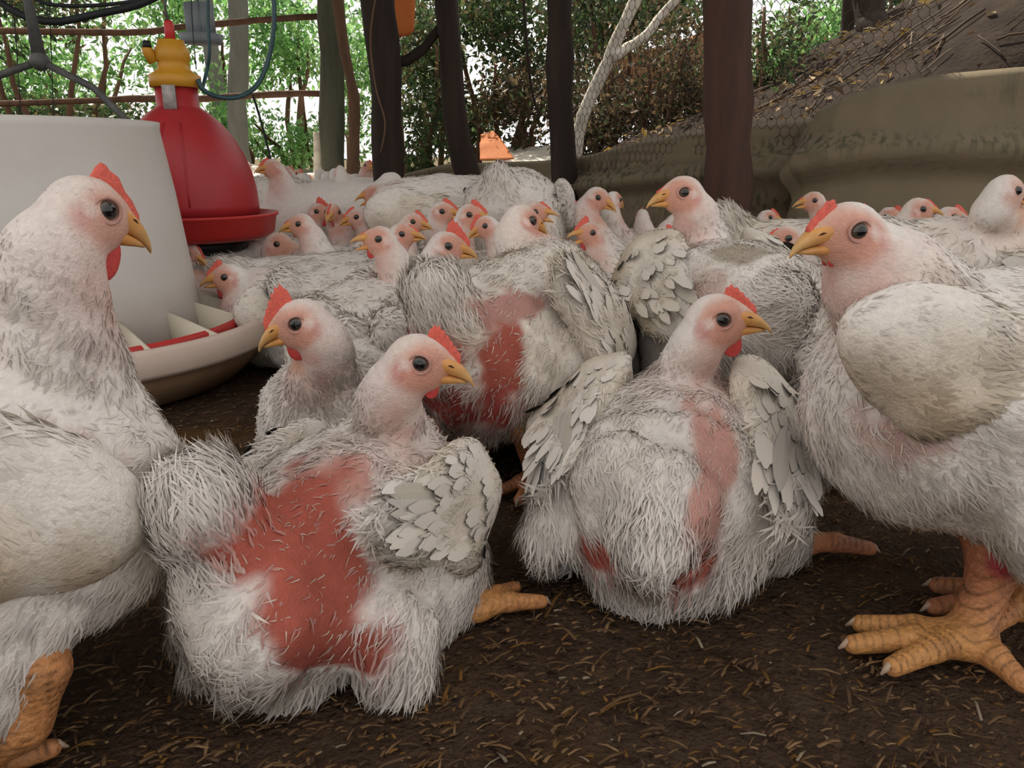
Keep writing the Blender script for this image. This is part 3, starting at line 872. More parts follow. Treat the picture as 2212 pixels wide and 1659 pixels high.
# ------------------------------------------------------------------ tarp wall
def mat_tarp():
    m = material('khaki_tarp', (0.190, 0.150, 0.095), 0.75, nscale=2.2, namp=0.55, ncol=(0.125, 0.105, 0.072), bump=0.25, bscale=55, spec=0.15, detail=7)
    N = m.node_tree.nodes; L = m.node_tree.links
    b = [n for n in N if n.type == 'BSDF_PRINCIPLED'][0]
    src = b.inputs['Base Color'].links[0].from_socket
    tc = [n for n in N if n.type == 'TEX_COORD'][0]
    # mildew: short vertical streaks that gather in patches
    mp = N.new('ShaderNodeMapping'); mp.inputs['Scale'].default_value = (55, 55, 4); L.new(tc.outputs['Object'], mp.inputs[0])
    z = N.new('ShaderNodeTexNoise'); z.inputs['Scale'].default_value = 1; z.inputs['Detail'].default_value = 3; L.new(mp.outputs[0], z.inputs['Vector'])
    mp2 = N.new('ShaderNodeMapping'); mp2.inputs['Scale'].default_value = (1.6, 1.6, 9); L.new(tc.outputs['Object'], mp2.inputs[0])
    z2 = N.new('ShaderNodeTexNoise'); z2.inputs['Scale'].default_value = 1.0; L.new(mp2.outputs[0], z2.inputs['Vector'])
    r1 = N.new('ShaderNodeMapRange'); r1.inputs[1].default_value = .48; r1.inputs[2].default_value = .62; L.new(z.outputs['Fac'], r1.inputs[0])
    r2 = N.new('ShaderNodeMapRange'); r2.inputs[1].default_value = .46; r2.inputs[2].default_value = .62; L.new(z2.outputs['Fac'], r2.inputs[0])
    mu = N.new('ShaderNodeMath'); mu.operation = 'MULTIPLY'; L.new(r1.outputs[0], mu.inputs[0]); L.new(r2.outputs[0], mu.inputs[1])
    mu2 = N.new('ShaderNodeMath'); mu2.operation = 'MULTIPLY'; mu2.inputs[1].default_value = .75; L.new(mu.outputs[0], mu2.inputs[0])
    mx = N.new('ShaderNodeMix'); mx.data_type = 'RGBA'; mx.inputs[7].default_value = (0.040, 0.045, 0.030, 1)
    L.new(mu2.outputs[0], mx.inputs[0]); L.new(src, mx.inputs[6]); L.new(mx.outputs[2], b.inputs['Base Color'])
    return m
M_TARP = mat_tarp()
def tarp(label, tops, seed, amp, n=120, m=34):
    """tops: (px, y_top, D) along the upper edge"""
    tops = np.array(tops, float)
    t = np.linspace(0, 1, n); k = np.linspace(0, 1, len(tops))
    px, py, D = (np.interp(t, k, tops[:, i]) for i in range(3))
    for _ in range(3):
        py[1:-1] = (py[:-2] + 2 * py[1:-1] + py[2:]) / 4; D[1:-1] = (D[:-2] + 2 * D[1:-1] + D[2:]) / 4
    top = np.array([P(a, b, c) for a, b, c in zip(px, py, D)])
    tan = np.gradient(top[:, :2], axis=0); tan /= np.linalg.norm(tan, axis=1)[:, None]
    nr = np.stack([-tan[:, 1], tan[:, 0]], 1)
    sg = np.where((nr * -top[:, :2]).sum(1) > 0, 1, -1); nr = nr * sg[:, None]
    r = np.random.RandomState(seed)
    V = []
    arc = np.concatenate([[0], np.cumsum(np.linalg.norm(np.diff(top[:, :2], axis=0), axis=1))])
    ph = r.uniform(0, 6, 6)
    for i in range(n):
        for j in range(m):
            v = j / (m - 1)              # 0 top .. 1 floor
            z = top[i, 2] * (1 - v) - .002
            a = arc[i]
            b = amp * (math.sin(v * 15 + 1.0 * math.sin(a * 1.6 + ph[0]) + ph[1]) * .45 + .16 * math.sin(v * 29 + 1.5 * math.sin(a * 2.3 + ph[2]) + ph[3]) + .4 * math.sin(a * 4 + v * 3 + ph[4]))
            fade = min(1, v * 5 + .15) * (1 - .6 * v ** 4)
            b = b * fade + .045 * math.sin(math.pi * v) + (.0 if v > .04 else -.03 * (1 - v / .04))
            V.append((top[i, 0] + nr[i, 0] * b, top[i, 1] + nr[i, 1] * b, z))
    V = np.array(V)
    o = mk('tarp_sheet', V, [gridq(n, m)], M_TARP)
    sm = o.modifiers.new('thick', 'SOLIDIFY'); sm.thickness = .003
    tag(o, label, 'tarp', 'tarp sheets along the side of the pen')
tarp('khaki tarp sheet hanging right of the thick brown post, its left edge overlapping', [(2420, 128, 2.25), (2212, 140, 2.28), (2050, 155, 2.30), (1900, 178, 2.34), (1815, 205, 2.38), (1765, 232, 2.42), (1738, 268, 2.45)], 4, .075)
tarp('long olive tarp sheet behind the posts, sinking towards the black post', [(1800, 250, 2.52), (1700, 256, 2.56), (1600, 268, 2.62), (1480, 283, 2.78), (1360, 305, 3.0), (1260, 333, 3.25), (1160, 346, 3.55), (1060, 350, 3.95), (960, 352, 4.4), (875, 372, 4.9)], 9, .070)

# ------------------------------------------------------------------ posts, rails, branches
M_DARKWOOD = material('dark_wet_wood', (0.028, 0.020, 0.016), 0.8, nscale=18, namp=0.6, ncol=(0.055, 0.036, 0.026), bump=0.7, bscale=50, stretch=(1, 1, .12), spec=0.2)
M_REDWOOD = material('reddish_wood', (0.075, 0.036, 0.024), 0.75, nscale=16, namp=0.7, ncol=(0.026, 0.017, 0.014), bump=0.5, bscale=45, stretch=(1, 1, .10), spec=0.25)
M_GREENWOOD = material('mossy_wood', (0.105, 0.110, 0.072), 0.85, nscale=12, namp=0.6, ncol=(0.055, 0.050, 0.036), bump=0.6, bscale=45, stretch=(1, 1, .2), spec=0.15)
M_BARK = material('brown_bark', (0.17, 0.095, 0.058), 0.85, nscale=20, namp=0.6, ncol=(0.055, 0.038, 0.028), bump=0.7, bscale=50, stretch=(1, 1, .25), spec=0.15)
M_PALESUNBARK = material('pale_sunlit_bark', (0.72, 0.66, 0.56), 0.7, nscale=14, namp=0.5, ncol=(0.30, 0.25, 0.19), bump=0.4, bscale=40, spec=0.2)  # pale bark, colour raised to a sunlit tone where leaves block the sun
M_GREYBARK = material('grey_bark', (0.20, 0.20, 0.17), 0.9, nscale=8, namp=0.6, ncol=(0.10, 0.10, 0.075), bump=0.6, bscale=30, stretch=(1, 1, .25), spec=0.1)
def wobble(path, amp, seed, n=14):
    path = np.asarray(path, float); k = np.linspace(0, 1, len(path)); t = np.linspace(0, 1, n)
    p = np.stack([np.interp(t, k, path[:, i]) for i in range(3)], 1)
    r = np.random.RandomState(seed)
    w = np.stack([sum(np.sin(t * f * 6.28 + r.uniform(0, 6)) / f for f in (1, 2.3, 4.1)) for _ in range(3)], 1)
    return p + amp * w
def pole(name, label, cat, pts, r0, r1, mat, seed, amp=.008, n=14, group=None, parent=None, base=True):
    """pts: pixels with distance; the foot drops to the floor"""
    pp = [P(*q) for q in pts]
    if base: pp.append(np.array([pp[-1][0], pp[-1][1], -.02]))
    p = wobble(pp, amp, seed)
    rr = np.linspace(r0, r1, len(p)) * (1 + .05 * np.random.RandomState(seed).normal(size=len(p)))
    V, Q, T = tube(p, rr, n)
    V = V + .03 * np.mean([r0, r1]) * wnoise(V, 60, seed)[:, None]
    o = mk(name, V, [np.array(Q), np.array(T)], mat, parent)
    if label: tag(o, label, cat, group)
    return o
pole('wooden_post', 'thick reddish brown post in front of the tarp, nearest of the posts', 'post', [(1570, -150, 2.34), (1577, 440, 2.34)], .070, .066, M_REDWOOD, 1, .003, 18, 'pen posts')
pole('wooden_post', 'dark slim post rising right beside the bright sunlit gap', 'post', [(1203, -120, 3.25), (1222, 410, 3.25)], .052, .056, M_DARKWOOD, 2, .006, 14, 'pen posts')
pole('wooden_post', 'dark crooked post left of the orange sheet, flared at its foot', 'post', [(962, -120, 3.7), (975, 120, 3.7), (990, 300, 3.7), (1008, 395, 3.7)], .050, .066, M_DARKWOOD, 3, .010, 14, 'pen posts')
pole('wooden_post', 'broad black post under the orange bag', 'post', [(808, -120, 3.55), (828, 180, 3.55), (842, 400, 3.55)], .074, .066, M_DARKWOOD, 4, .008, 16, 'pen posts')
pole('wooden_post', 'mossy green post where the two wooden rails end', 'post', [(708, -120, 5.6), (722, 375, 5.6)], .085, .080, M_GREENWOOD, 5, .010, 14, 'pen posts')
pole('branch_pole', 'thin reddish bark pole leaning beside the mossy green post', 'pole', [(722, -60, 4.8), (745, 120, 4.8), (762, 280, 4.8), (768, 385, 4.8)], .030, .036, M_BARK, 6, .016)
pole('wooden_rail', 'upper crooked wooden rail across the trees on the left', 'rail', [(-120, 66, 5.7), (300, 66, 5.7), (500, 50, 5.7), (700, 38, 5.7)], .022, .020, M_BARK, 7, .010, 10, 'rails', None, False)
pole('wooden_rail', 'lower wooden rail behind the red drinker', 'rail', [(-120, 228, 5.7), (250, 212, 5.7), (480, 212, 5.7), (715, 203, 5.7)], .022, .022, M_BARK, 8, .010, 10, 'rails', None, False)
pole('branch', 'bare forked branch bridging the black post and the crooked post', 'branch', [(838, 140, 3.62), (880, 125, 3.66), (925, 95, 3.7), (965, 45, 3.74), (985, 20, 3.76)], .026, .018, M_DARKWOOD, 9, .006, 10, None, None, False)
pole('sunlit_branch', 'sunlit-coloured bent branch leaning behind the wire netting', 'branch', [(1395, -40, 4.3), (1345, 60, 4.3), (1318, 122, 4.3), (1300, 150, 4.3), (1262, 232, 4.3), (1242, 335, 4.3)], .030, .036, M_PALESUNBARK, 10, .006, 12)
o = pole('branch_fork', None, None, [(1318, 125, 4.3), (1355, 108, 4.32), (1400, 72, 4.34), (1470, -20, 4.36)], .030, .022, M_PALESUNBARK, 11, .006, 10, None, bpy.data.objects['sunlit_branch'], False)
pole('tree_trunk', 'grey tree trunk far behind the hose loop', 'tree trunk', [(508, -120, 7.5), (515, 200, 7.5), (520, 345, 7.5)], .085, .10, M_GREYBARK, 12, .02, 12)
pole('tree_trunk', 'slim grey trunk behind the grey bucket', 'tree trunk', [(436, -100, 8.4), (462, 160, 8.4), (478, 340, 8.4)], .07, .08, M_GREYBARK, 13, .02, 12)
pole('tree_trunk', 'dark leaning trunk on the earth bank', 'tree trunk', [(1868, -120, 4.5), (1890, 40, 4.4), (1905, 105, 4.3)], .075, .10, M_DARKWOOD, 14, .015, 12)
pole('tree_trunk', 'thin dark trunk leaning left on the earth bank', 'tree trunk', [(1850, -120, 4.8), (1826, 60, 4.8), (1812, 150, 4.7)], .035, .045, M_DARKWOOD, 15, .012, 10)
pole('tree_trunk', 'short pale stake standing in the bright gap', 'stake', [(683, 285, 6.4), (686, 372, 6.4)], .03, .03, M_PALESUNBARK, 16, .005, 8)

# ------------------------------------------------------------------ wire netting
M_WIRE = material('rusty_wire', (0.085, 0.055, 0.038), 0.6, nscale=60, namp=0.4, spec=0.3)
def netting(name, label, line, ztop, zbot, cw=.028):
    line = np.array([P(a, 345, d)[:2] for a, d in line])
    arc = np.concatenate([[0], np.cumsum(np.linalg.norm(np.diff(line, axis=0), axis=1))])
    nx = int(arc[-1] / cw); ch = cw * 1.05; nz = int((ztop - zbot) / ch)
    segs = []
    for j in range(nz):
        z = zbot + j * ch; off = (j % 2) * .5
        for i in range(nx):
            x = (i + off) * cw
            segs += [((x, z), (x, z + ch * .55)), ((x, z + ch * .55), (x + cw / 2, z + ch)), ((x, z + ch * .55), (x - cw / 2, z + ch))]
    S = np.array(segs)
    def place(s):
        x = np.clip(s[:, 0], 0, arc[-1])
        p = np.stack([np.interp(x, arc, line[:, 0]), np.interp(x, arc, line[:, 1]), s[:, 1]], 1)
        n = .02 * wnoise(p, 4, 21) + .004 * wnoise(p, 30, 22)
        p[:, 1] += n; p[:, 2] += .008 * wnoise(p, 6, 23)
        return p
    a, b = place(S[:, 0]), place(S[:, 1])
    d = norm(b - a); u = norm(np.cross(d, np.array([.3, 1, .2]))); w = np.cross(d, u); r = .0011
    V = []
    for q in (a, b):
        for k in range(3):
            t = k * 2.0944
            V.append(q + r * (math.cos(t) * u + math.sin(t) * w))
    V = np.stack(V, 1).reshape(-1, 3)
    k = np.arange(len(S))[:, None] * 6
    Q = np.concatenate([k + np.array([[i, (i + 1) % 3, 3 + (i + 1) % 3, 3 + i]]) for i in range(3)])
    o = mk(name, V, [Q], M_WIRE); tag(o, label, 'netting', 'wire netting above the tarp')
netting('wire_netting', 'hexagonal wire netting between the thick brown post and the slim dark post', [(1228, 3.30), (1360, 3.0), (1480, 2.78), (1545, 2.66)], 1.35, .36)
netting('wire_netting', 'hexagonal wire netting right of the thick brown post', [(1600, 2.62), (1750, 2.52), (1900, 2.46), (2010, 2.42)], 1.25, .45)

# ------------------------------------------------------------------ trees, shrubs, leaf litter
def mat_leaf(name, c):
    return material(name, c, 0.45, attr=True, spec=0.4, trans=0.55)
M_LEAF = mat_leaf('leaf', (.1, .2, .05))
def leaf_mesh(c, r, n, size, pal, seed, clump=14, fill=1.0):
    """n folded leaves in clumps inside an ellipsoid"""
    rs = np.random.RandomState(seed)
    cc = rs.normal(size=(clump, 3)); cc = norm(cc) * (rs.rand(clump, 1) ** .45) * np.asarray(r)
    k = rs.choice(clump, n)
    p = np.asarray(c) + cc[k] + rs.normal(size=(n, 3)) * np.asarray(r) * .24 * fill
    p[:, 2] = np.maximum(p[:, 2], .05)
    d = norm(rs.normal(size=(n, 3)) + np.array([0, 0, -.5])); s = norm(np.cross(d, norm(rs.normal(size=(n, 3))))); u = np.cross(d, s)
    L = size * rs.uniform(.6, 1.4, n)[:, None]; W = L * rs.uniform(.32, .5, (n, 1))
    V = np.stack([p, p + d * L * .45 + s * W * .5 + u * W * .15, p + d * L, p + d * L * .45 - s * W * .5 + u * W * .15], 1).reshape(-1, 3)
    q = np.arange(n)[:, None] * 4
    T = np.concatenate([q + np.array([[0, 1, 2]]), q + np.array([[0, 2, 3]])])
    pal = np.asarray(pal); C = pal[rs.choice(len(pal), n)] * rs.uniform(.65, 1.25, (n, 1))
    return V, T, np.repeat(np.clip(C, 0, 1), 4, 0)
GRN = [(.20, .42, .13), (.30, .56, .18), (.14, .30, .10), (.42, .64, .24)]
DKG = [(.045, .085, .032), (.065, .11, .040), (.10, .15, .055), (.16, .13, .06)]
BRN = [(.13, .085, .045), (.08, .06, .036), (.20, .14, .075), (.07, .10, .04)]
def shrub(name, label, px, py, D, rpx, rpy, n, size, pal, seed, stems=4, group='greenery outside the pen', ry=.5, trunk=M_BARK):
    c = P(px, py, D); sc = D / FPX
    r = np.array([rpx * sc, ry, rpy * sc])
    root = empty(name, (c[0], c[1], 0)); tag(root, label, 'tree' if 'tree' in name else 'shrub', group)
    V, T, C = leaf_mesh((0, 0, c[2]), r, n, size, pal, seed)
    fo = mk('foliage', V, [T], M_LEAF, root, False, C); fo['kind'] = 'stuff'
    rs = np.random.RandomState(seed + 500)
    for i in range(stems):
        a = rs.uniform(-1, 1); t = rs.uniform(-.7, .9)
        path = wobble([(a * r[0] * .35, rs.uniform(-.2, .2), -.05), (a * r[0] * .6, rs.uniform(-.3, .3), c[2] * .55), (a * r[0] * .9, rs.uniform(-.4, .4), c[2] + t * r[2])], .03, seed * 5 + i, 10)
        V, Q, T2 = tube(path, np.linspace(.022, .006, 10) * (1 + D / 10), 6)
        mk('stem', V, [np.array(Q), np.array(T2)], trunk, root)
shrub('leafy_tree', 'bright green leafy tree top above the lower rail at far left', 120, 100, 8.5, 200, 170, 3200, .085, GRN, 31)
shrub('leafy_tree', 'green tree crown behind the hanging grey bucket', 400, 40, 9.0, 190, 130, 2500, .085, GRN, 32)
shrub('leafy_tree', 'light green tree crown left of the mossy post top', 620, 70, 9.5, 120, 110, 2400, .09, GRN, 33)
shrub('leafy_shrub', 'green shrub filling the gap beside the mossy post foot', 640, 300, 8.9, 85, 60, 1500, .07, GRN, 34)
shrub('leafy_shrub', 'dark green shrub behind the hopper of the white feeder', 180, 260, 7.5, 200, 60, 2400, .07, DKG, 35)
shrub('leafy_shrub', 'low green shrub right of the red drinker', 500, 270, 8.2, 70, 90, 1500, .07, GRN, 36)
shrub('leafy_tree', 'dim olive tree above the white feeder hanger', 60, 20, 7.0, 150, 90, 1900, .07, DKG, 37)
shrub('leafy_shrub', 'dark shrub between the black post and the crooked post', 910, 200, 6.0, 80, 160, 3800, .055, DKG, 38)
shrub('leafy_tree', 'dark leaved tree top right of the crooked post', 1080, 70, 6.5, 120, 120, 3800, .06, DKG, 39)
shrub('leafy_shrub', 'brown dry brush above the bright gap', 1110, 235, 6.0, 100, 70, 3000, .045, BRN, 40)
shrub('leafy_shrub', 'tangled brown brush behind the left half of the netting', 1330, 200, 5.2, 115, 130, 4800, .042, BRN, 41)
shrub('leafy_shrub', 'dry twiggy brush behind the right half of the netting', 1470, 190, 4.9, 85, 140, 4000, .042, BRN, 42)
shrub('leafy_tree', 'green tree crown above the netting', 1400, 20, 6.0, 180, 80, 3600, .06, DKG, 43)
shrub('leafy_tree', 'green tree behind the netting right of the thick post', 1740, 90, 5.6, 110, 130, 3000, .055, GRN, 44)
shrub('leafy_shrub', 'dark shrub at the edge of the earth bank', 1660, 150, 4.6, 45, 130, 1500, .045, DKG, 45)
shrub('leafy_tree', 'green leaves between the mossy post and the black post', 775, 130, 7.2, 55, 190, 2000, .06, GRN, 46)
shrub('leafy_tree', 'dull green tree over the top of the earth bank', 1960, -10, 6.0, 120, 60, 1400, .06, DKG, 47)

shrub('leafy_shrub', 'olive shrub low behind the crooked post', 1010, 270, 7.0, 80, 70, 2200, .06, DKG, 48)
shrub('leafy_tree', 'dark tree filling the gap right of the slim dark post', 1270, 90, 7.2, 90, 150, 3200, .06, DKG, 49)
shrub('leafy_tree', 'olive tree behind the orange bag', 880, 60, 8.0, 90, 110, 2400, .07, DKG, 50)

M_DEADLEAF = material('dead_leaf', rough=0.7, attr=True, spec=0.2, trans=0.2)
def litter_on_bank():
    rs = np.random.RandomState(8); n = 3200
    x = rs.uniform(.5, 3.6, n); y = wallD(x) + .12 + rs.rand(n) ** 2.2 * 2.2
    z = outside_h(x, y) + .008
    cl = wnoise(np.stack([x, y, 0 * x], 1), 4, 77)
    kp = cl + rs.normal(0, .4, n) > .1; x, y, z = x[kp], y[kp], z[kp]; n = len(x)
    p = np.stack([x, y, z], 1)
    d = norm(np.stack([rs.normal(size=n), rs.normal(size=n), rs.normal(0, .25, n)], 1)); s = norm(np.cross(d, np.array([0, 0, 1.]) + rs.normal(0, .4, (n, 3)))); u = np.cross(s, d)
    L = rs.uniform(.025, .075, (n, 1)); W = L * rs.uniform(.3, .5, (n, 1))
    V = np.stack([p, p + d * L * .5 + s * W * .5 + u * W * .25, p + d * L, p + d * L * .5 - s * W * .5 + u * W * .25], 1).reshape(-1, 3)
    q = np.arange(n)[:, None] * 4
    T = np.concatenate([q + np.array([[0, 1, 2]]), q + np.array([[0, 2, 3]])])
    pal = np.array([(.30, .20, .10), (.42, .31, .17), (.20, .12, .06), (.13, .085, .05), (.45, .30, .08)])
    C = pal[rs.choice(5, n)] * rs.uniform(.6, 1.2, (n, 1))
    tag(mk('leaf_litter', V, [T], M_DEADLEAF, None, False, np.repeat(C, 4, 0)), 'fallen brown and yellow leaves scattered on the earth bank', 'leaf litter', kind='stuff')
litter_on_bank()
def twigs_on_bank():
    rs = np.random.RandomState(18); mb = MB()
    for i in range(130):
        x = rs.uniform(.7, 3.0); y = wallD(x) + .15 + rs.rand() * 1.8
        a = rs.uniform(0, 6.28); L = rs.uniform(.08, .35); pts = []
        for t in np.linspace(-.5, .5, 5):
            xx, yy = x + math.cos(a) * L * t, y + math.sin(a) * L * t
            pts.append((xx, yy, float(outside_h(np.array([xx]), np.array([yy]))[0]) + .012 + rs.uniform(0, .012)))
        V, Q, T = tube(pts, rs.uniform(.002, .005), 5)
        mb.add(V, Q, T, np.array([(.13, .085, .05), (.22, .17, .12), (.07, .045, .03)][rs.randint(3)]))
    tag(mb.build('dry_twigs', M_DEADLEAF), 'dry twigs lying about on the earth bank', 'twigs', kind='stuff')
twigs_on_bank()
# ------------------------------------------------------------------ things hanging about
M_WHITEPL = material('white_plastic', (0.58, 0.55, 0.51), 0.45, nscale=5, namp=0.35, ncol=(0.46, 0.41, 0.35), spec=0.3, detail=8)
M_PANPL = material('dirty_pan_plastic', (0.30, 0.165, 0.10), 0.5, nscale=5, namp=0.7, ncol=(0.42, 0.30, 0.18), spec=0.3, detail=8)
M_RIM = material('cream_rim_plastic', (0.62, 0.50, 0.42), 0.45, nscale=7, namp=0.4, ncol=(0.50, 0.36, 0.28), spec=0.3)
M_FIN = material('yellowed_white_plastic', (0.64, 0.58, 0.46), 0.45, nscale=8, namp=0.3, ncol=(0.52, 0.42, 0.28), spec=0.3)
M_RED = material('red_plastic', (0.40, 0.026, 0.030), 0.42, nscale=5, namp=0.45, ncol=(0.24, 0.030, 0.035), spec=0.35, detail=7)
M_RED2 = material('red_tray_plastic', (0.50, 0.032, 0.028), 0.42, nscale=7, namp=0.3, ncol=(0.33, 0.03, 0.03), spec=0.35)
M_DUST = material('dusty_grey_patch', (0.36, 0.33, 0.31), 0.9, nscale=60, namp=0.3)
M_YEL = material('yellow_plastic', (0.56, 0.27, 0.022), 0.42, nscale=9, namp=0.35, ncol=(0.40, 0.20, 0.03), spec=0.35)
M_BLACK = material('black_plastic', (0.012, 0.013, 0.014), 0.45, nscale=30, namp=0.3)
M_HOSE = material('teal_hose', (0.020, 0.060, 0.068), 0.35, nscale=30, namp=0.3, spec=0.4)
M_CABLE = material('dark_cable', (0.018, 0.022, 0.022), 0.6, nscale=30, namp=0.3)
M_STEELWIRE = material('dull_wire', (0.07, 0.07, 0.065), 0.5, nscale=40, namp=0.4)
M_BUCKET = material('grey_plastic', (0.26, 0.29, 0.31), 0.6, nscale=10, namp=0.4, ncol=(0.16, 0.18, 0.19))
M_ORANGE = material('orange_woven_sheet', (0.78, 0.27, 0.075), 0.7, nscale=18, namp=0.35, ncol=(0.60, 0.19, 0.05), trans=0.35, bump=.3, bscale=80)
M_GROUNDGLARE = material('sunlit_ground_glare', (0.82, 0.76, 0.66), 0.8, nscale=8, namp=0.2)  # pale colour that stands in for the glare of sunlit ground

# --- white pan feeder
FX, FY = -.885, 1.47
feeder = tag(empty('pan_feeder', (FX, FY, 0)), 'large white plastic pan feeder with tall hopper, hanging at the left', 'feeder')
prof = [(.268, .055), (.252, .20), (.236, .36), (.221, .475), (.223, .488), (.214, .488), (.212, .475), (.227, .36), (.244, .20), (.260, .055)]
V, Q = lathe(prof, 72, True); mk('hopper', V, [np.array(Q)], M_WHITEPL, feeder)
prof = [(.30, .002), (.335, .008), (.372, .045), (.394, .085), (.386, .085), (.364, .050), (.33, .016), (.30, .010), (.02, .010), (.02, .002)]
V, Q = lathe(prof, 72, True); mk('pan', V, [np.array(Q)], M_PANPL, feeder)
prof = [(.388, .074), (.402, .074), (.406, .082), (.401, .116), (.396, .122), (.384, .122), (.380, .116), (.383, .085)]
V, Q = lathe(prof, 72, True); mk('pan_rim', V, [np.array(Q)], M_RIM, feeder)
prof = [(.255, .062), (.275, .062), (.278, .072), (.272, .078), (.255, .078)]
V, Q = lathe(prof, 60, True); mk('hopper_collar', V, [np.array(Q)], M_FIN, feeder)
prof = [(.325, .088), (.345, .096), (.346, .116), (.338, .120), (.325, .112)]
V, Q = lathe(prof, 60, True); mk('feed_ring', V, [np.array(Q)], M_RED2, feeder)
for i in range(16):
    a = i * 2 * math.pi / 16 + .10
    d = np.array([math.cos(a), math.sin(a), 0]); sd = np.array([-math.sin(a), math.cos(a), 0])
    pr = [(.250, .045), (.385, .085), (.380, .108), (.258, .150)]
    V = np.array([d * r + np.array([0, 0, z]) + sd * w for w in (-.003, .003) for r, z in pr])
    Qf = [(0, 1, 2, 3), (7, 6, 5, 4), (0, 4, 5, 1), (1, 5, 6, 2), (2, 6, 7, 3), (3, 7, 4, 0)]
    mk('grill_fin', V, [np.array(Qf)], M_FIN, feeder, False)
apex = P(86, 132, FY) - np.array([FX, FY, 0])
for sg in (-1, 1):
    e = np.array([sg * .205, -.02, .475]); mid = (apex + e) / 2 + np.array([sg * .012, 0, .012])
    V, Q, T = tube(np.array([apex, mid, e, e - np.array([0, 0, .03])]), .0065, 8); mk('hanger_wire', V, [np.array(Q), np.array(T)], M_STEELWIRE, feeder)
V, Q, T = tube(np.array([apex + np.array([0, 0, .006]), apex + np.array([-.004, 0, .10]), apex + np.array([0, 0, .22]), apex + np.array([0, 0, 1.45])]), [.012, .0075, .0075, .0075], 8)
mk('hanging_rope', V, [np.array(Q), np.array(T)], M_STEELWIRE, feeder)
V, Q = sphere(10, 8); mk('knot', V * .017 + apex, [np.array(Q)], M_STEELWIRE, feeder)

# --- red bell drinker
DX, DY = P(414, 480, 2.02)[:2]
dr = tag(empty('bell_drinker', (DX, DY, 0)), 'red plastic bell drinker with a yellow cap, hung from above', 'drinker')
zz = lambda y: float(P(388, y, DY)[2])
kx = (DY * CT + .15 * ST) / FPX
zb, zt = zz(512), zz(230)
hgt = zt - zb
prof = [(.190, zb + .07), (.190, zb + .10), (.188, zb + .14), (.180, zb + .19), (.164, zb + .245), (.140, zb + .295), (.112, zb + .335), (.086, zb + .362), (.064, zb + .378), (.056, zb + .386),
        (.055, zb + .45), (.050, zb + .45), (.050, zb + .38), (.082, zb + .355), (.135, zb + .288), (.160, zb + .24), (.176, zb + .185), (.184, zb + .10), (.184, zb + .07)]
sc = (zt - zb - .0) / .386
prof = [(r, zb + (z - zb) * sc) for r, z in prof]
prof = [(r * .90, z) for r, z in prof]
V, Q = lathe(prof, 64, True); mk('bell', V, [np.array(Q)], M_RED, dr)
prof = [(.10, zb - .006), (.205, zb - .002), (.228, zb + .012), (.236, zb + .052), (.243, zb + .056), (.243, zb + .062), (.232, zb + .062), (.226, zb + .02), (.20, zb + .010), (.184, zb + .012), (.184, zb + .066), (.178, zb + .066), (.178, zb + .006), (.10, zb + .004)]
prof = [(r * .90, z) for r, z in prof]
V, Q = lathe(prof, 64, True); mk('tray', V, [np.array(Q)], M_RED2, dr)
prof = [(.001, zb - .05), (.10, zb - .045), (.135, zb - .03), (.14, zb - .004), (.10, zb - .001), (.001, zb - .001)]
V, Q = lathe(prof, 40); mk('ballast', V, [np.array(Q)], M_BLACK, dr)
for a in (-1.55, -1.18):
    path = [(math.cos(a) * (r * .9 + .0015), math.sin(a) * (r * .9 + .0015), z) for r, z in prof and [(.189, zb + .10 * sc), (.187, zb + .14 * sc), (.179, zb + .19 * sc), (.163, zb + .245 * sc), (.139, zb + .295 * sc), (.111, zb + .335 * sc)]]
    V, Q, T = tube(path, .0022, 6); mk('moulding_rib', V, [np.array(Q), np.array(T)], M_RED, dr)
y0, y1 = zz(186), zz(85)
hh = y1 - y0
prof = [(.001, y0 - .004), (.060, y0 - .004), (.0605, y0 + .22 * hh), (.052, y0 + .26 * hh), (.038, y0 + .36 * hh), (.036, y0 + .52 * hh), (.040, y0 + .56 * hh), (.040, y0 + .80 * hh), (.034, y0 + .84 * hh), (.030, y0 + .98 * hh), (.001, y0 + hh)]
V, Q = lathe(prof, 32); cap = mk('yellow_cap', V, [np.array(Q)], M_YEL, dr)
V, Q, T = tube([(-.038, -.02, y0 + .50 * hh), (-.046, -.03, y0 + .72 * hh), (-.046, -.03, y0 + .78 * hh)], [.014, .013, .013], 12); mk('valve_arm', V, [np.array(Q), np.array(T)], M_YEL, cap)
V, Q, T = tube([(-.046, -.03, y0 + .78 * hh), (-.046, -.03, y0 + .93 * hh)], [.011, .009], 12); mk('valve_nozzle', V, [np.array(Q), np.array(T)], M_BLACK, cap)
V, Q = box((.006, -.060, y0 - .03), (.030, .008, .055)); mk('clip', V, [np.array(Q)], M_DUST, dr, False)
V, Q, T = tube([(0, 0, y1 - .01), (0, 0, zz(50)), (0, 0, zz(44))], [.0125, .0115, .006], 12); mk('stem', V, [np.array(Q), np.array(T)], M_RED2, dr)
V, Q, T = tube([(0, 0, zz(48)), (-.004, 0, zz(20)), (.002, 0, zz(-60)), (0, 0, 2.1)], .003, 6); mk('hanging_rope', V, [np.array(Q), np.array(T)], M_STEELWIRE, dr)

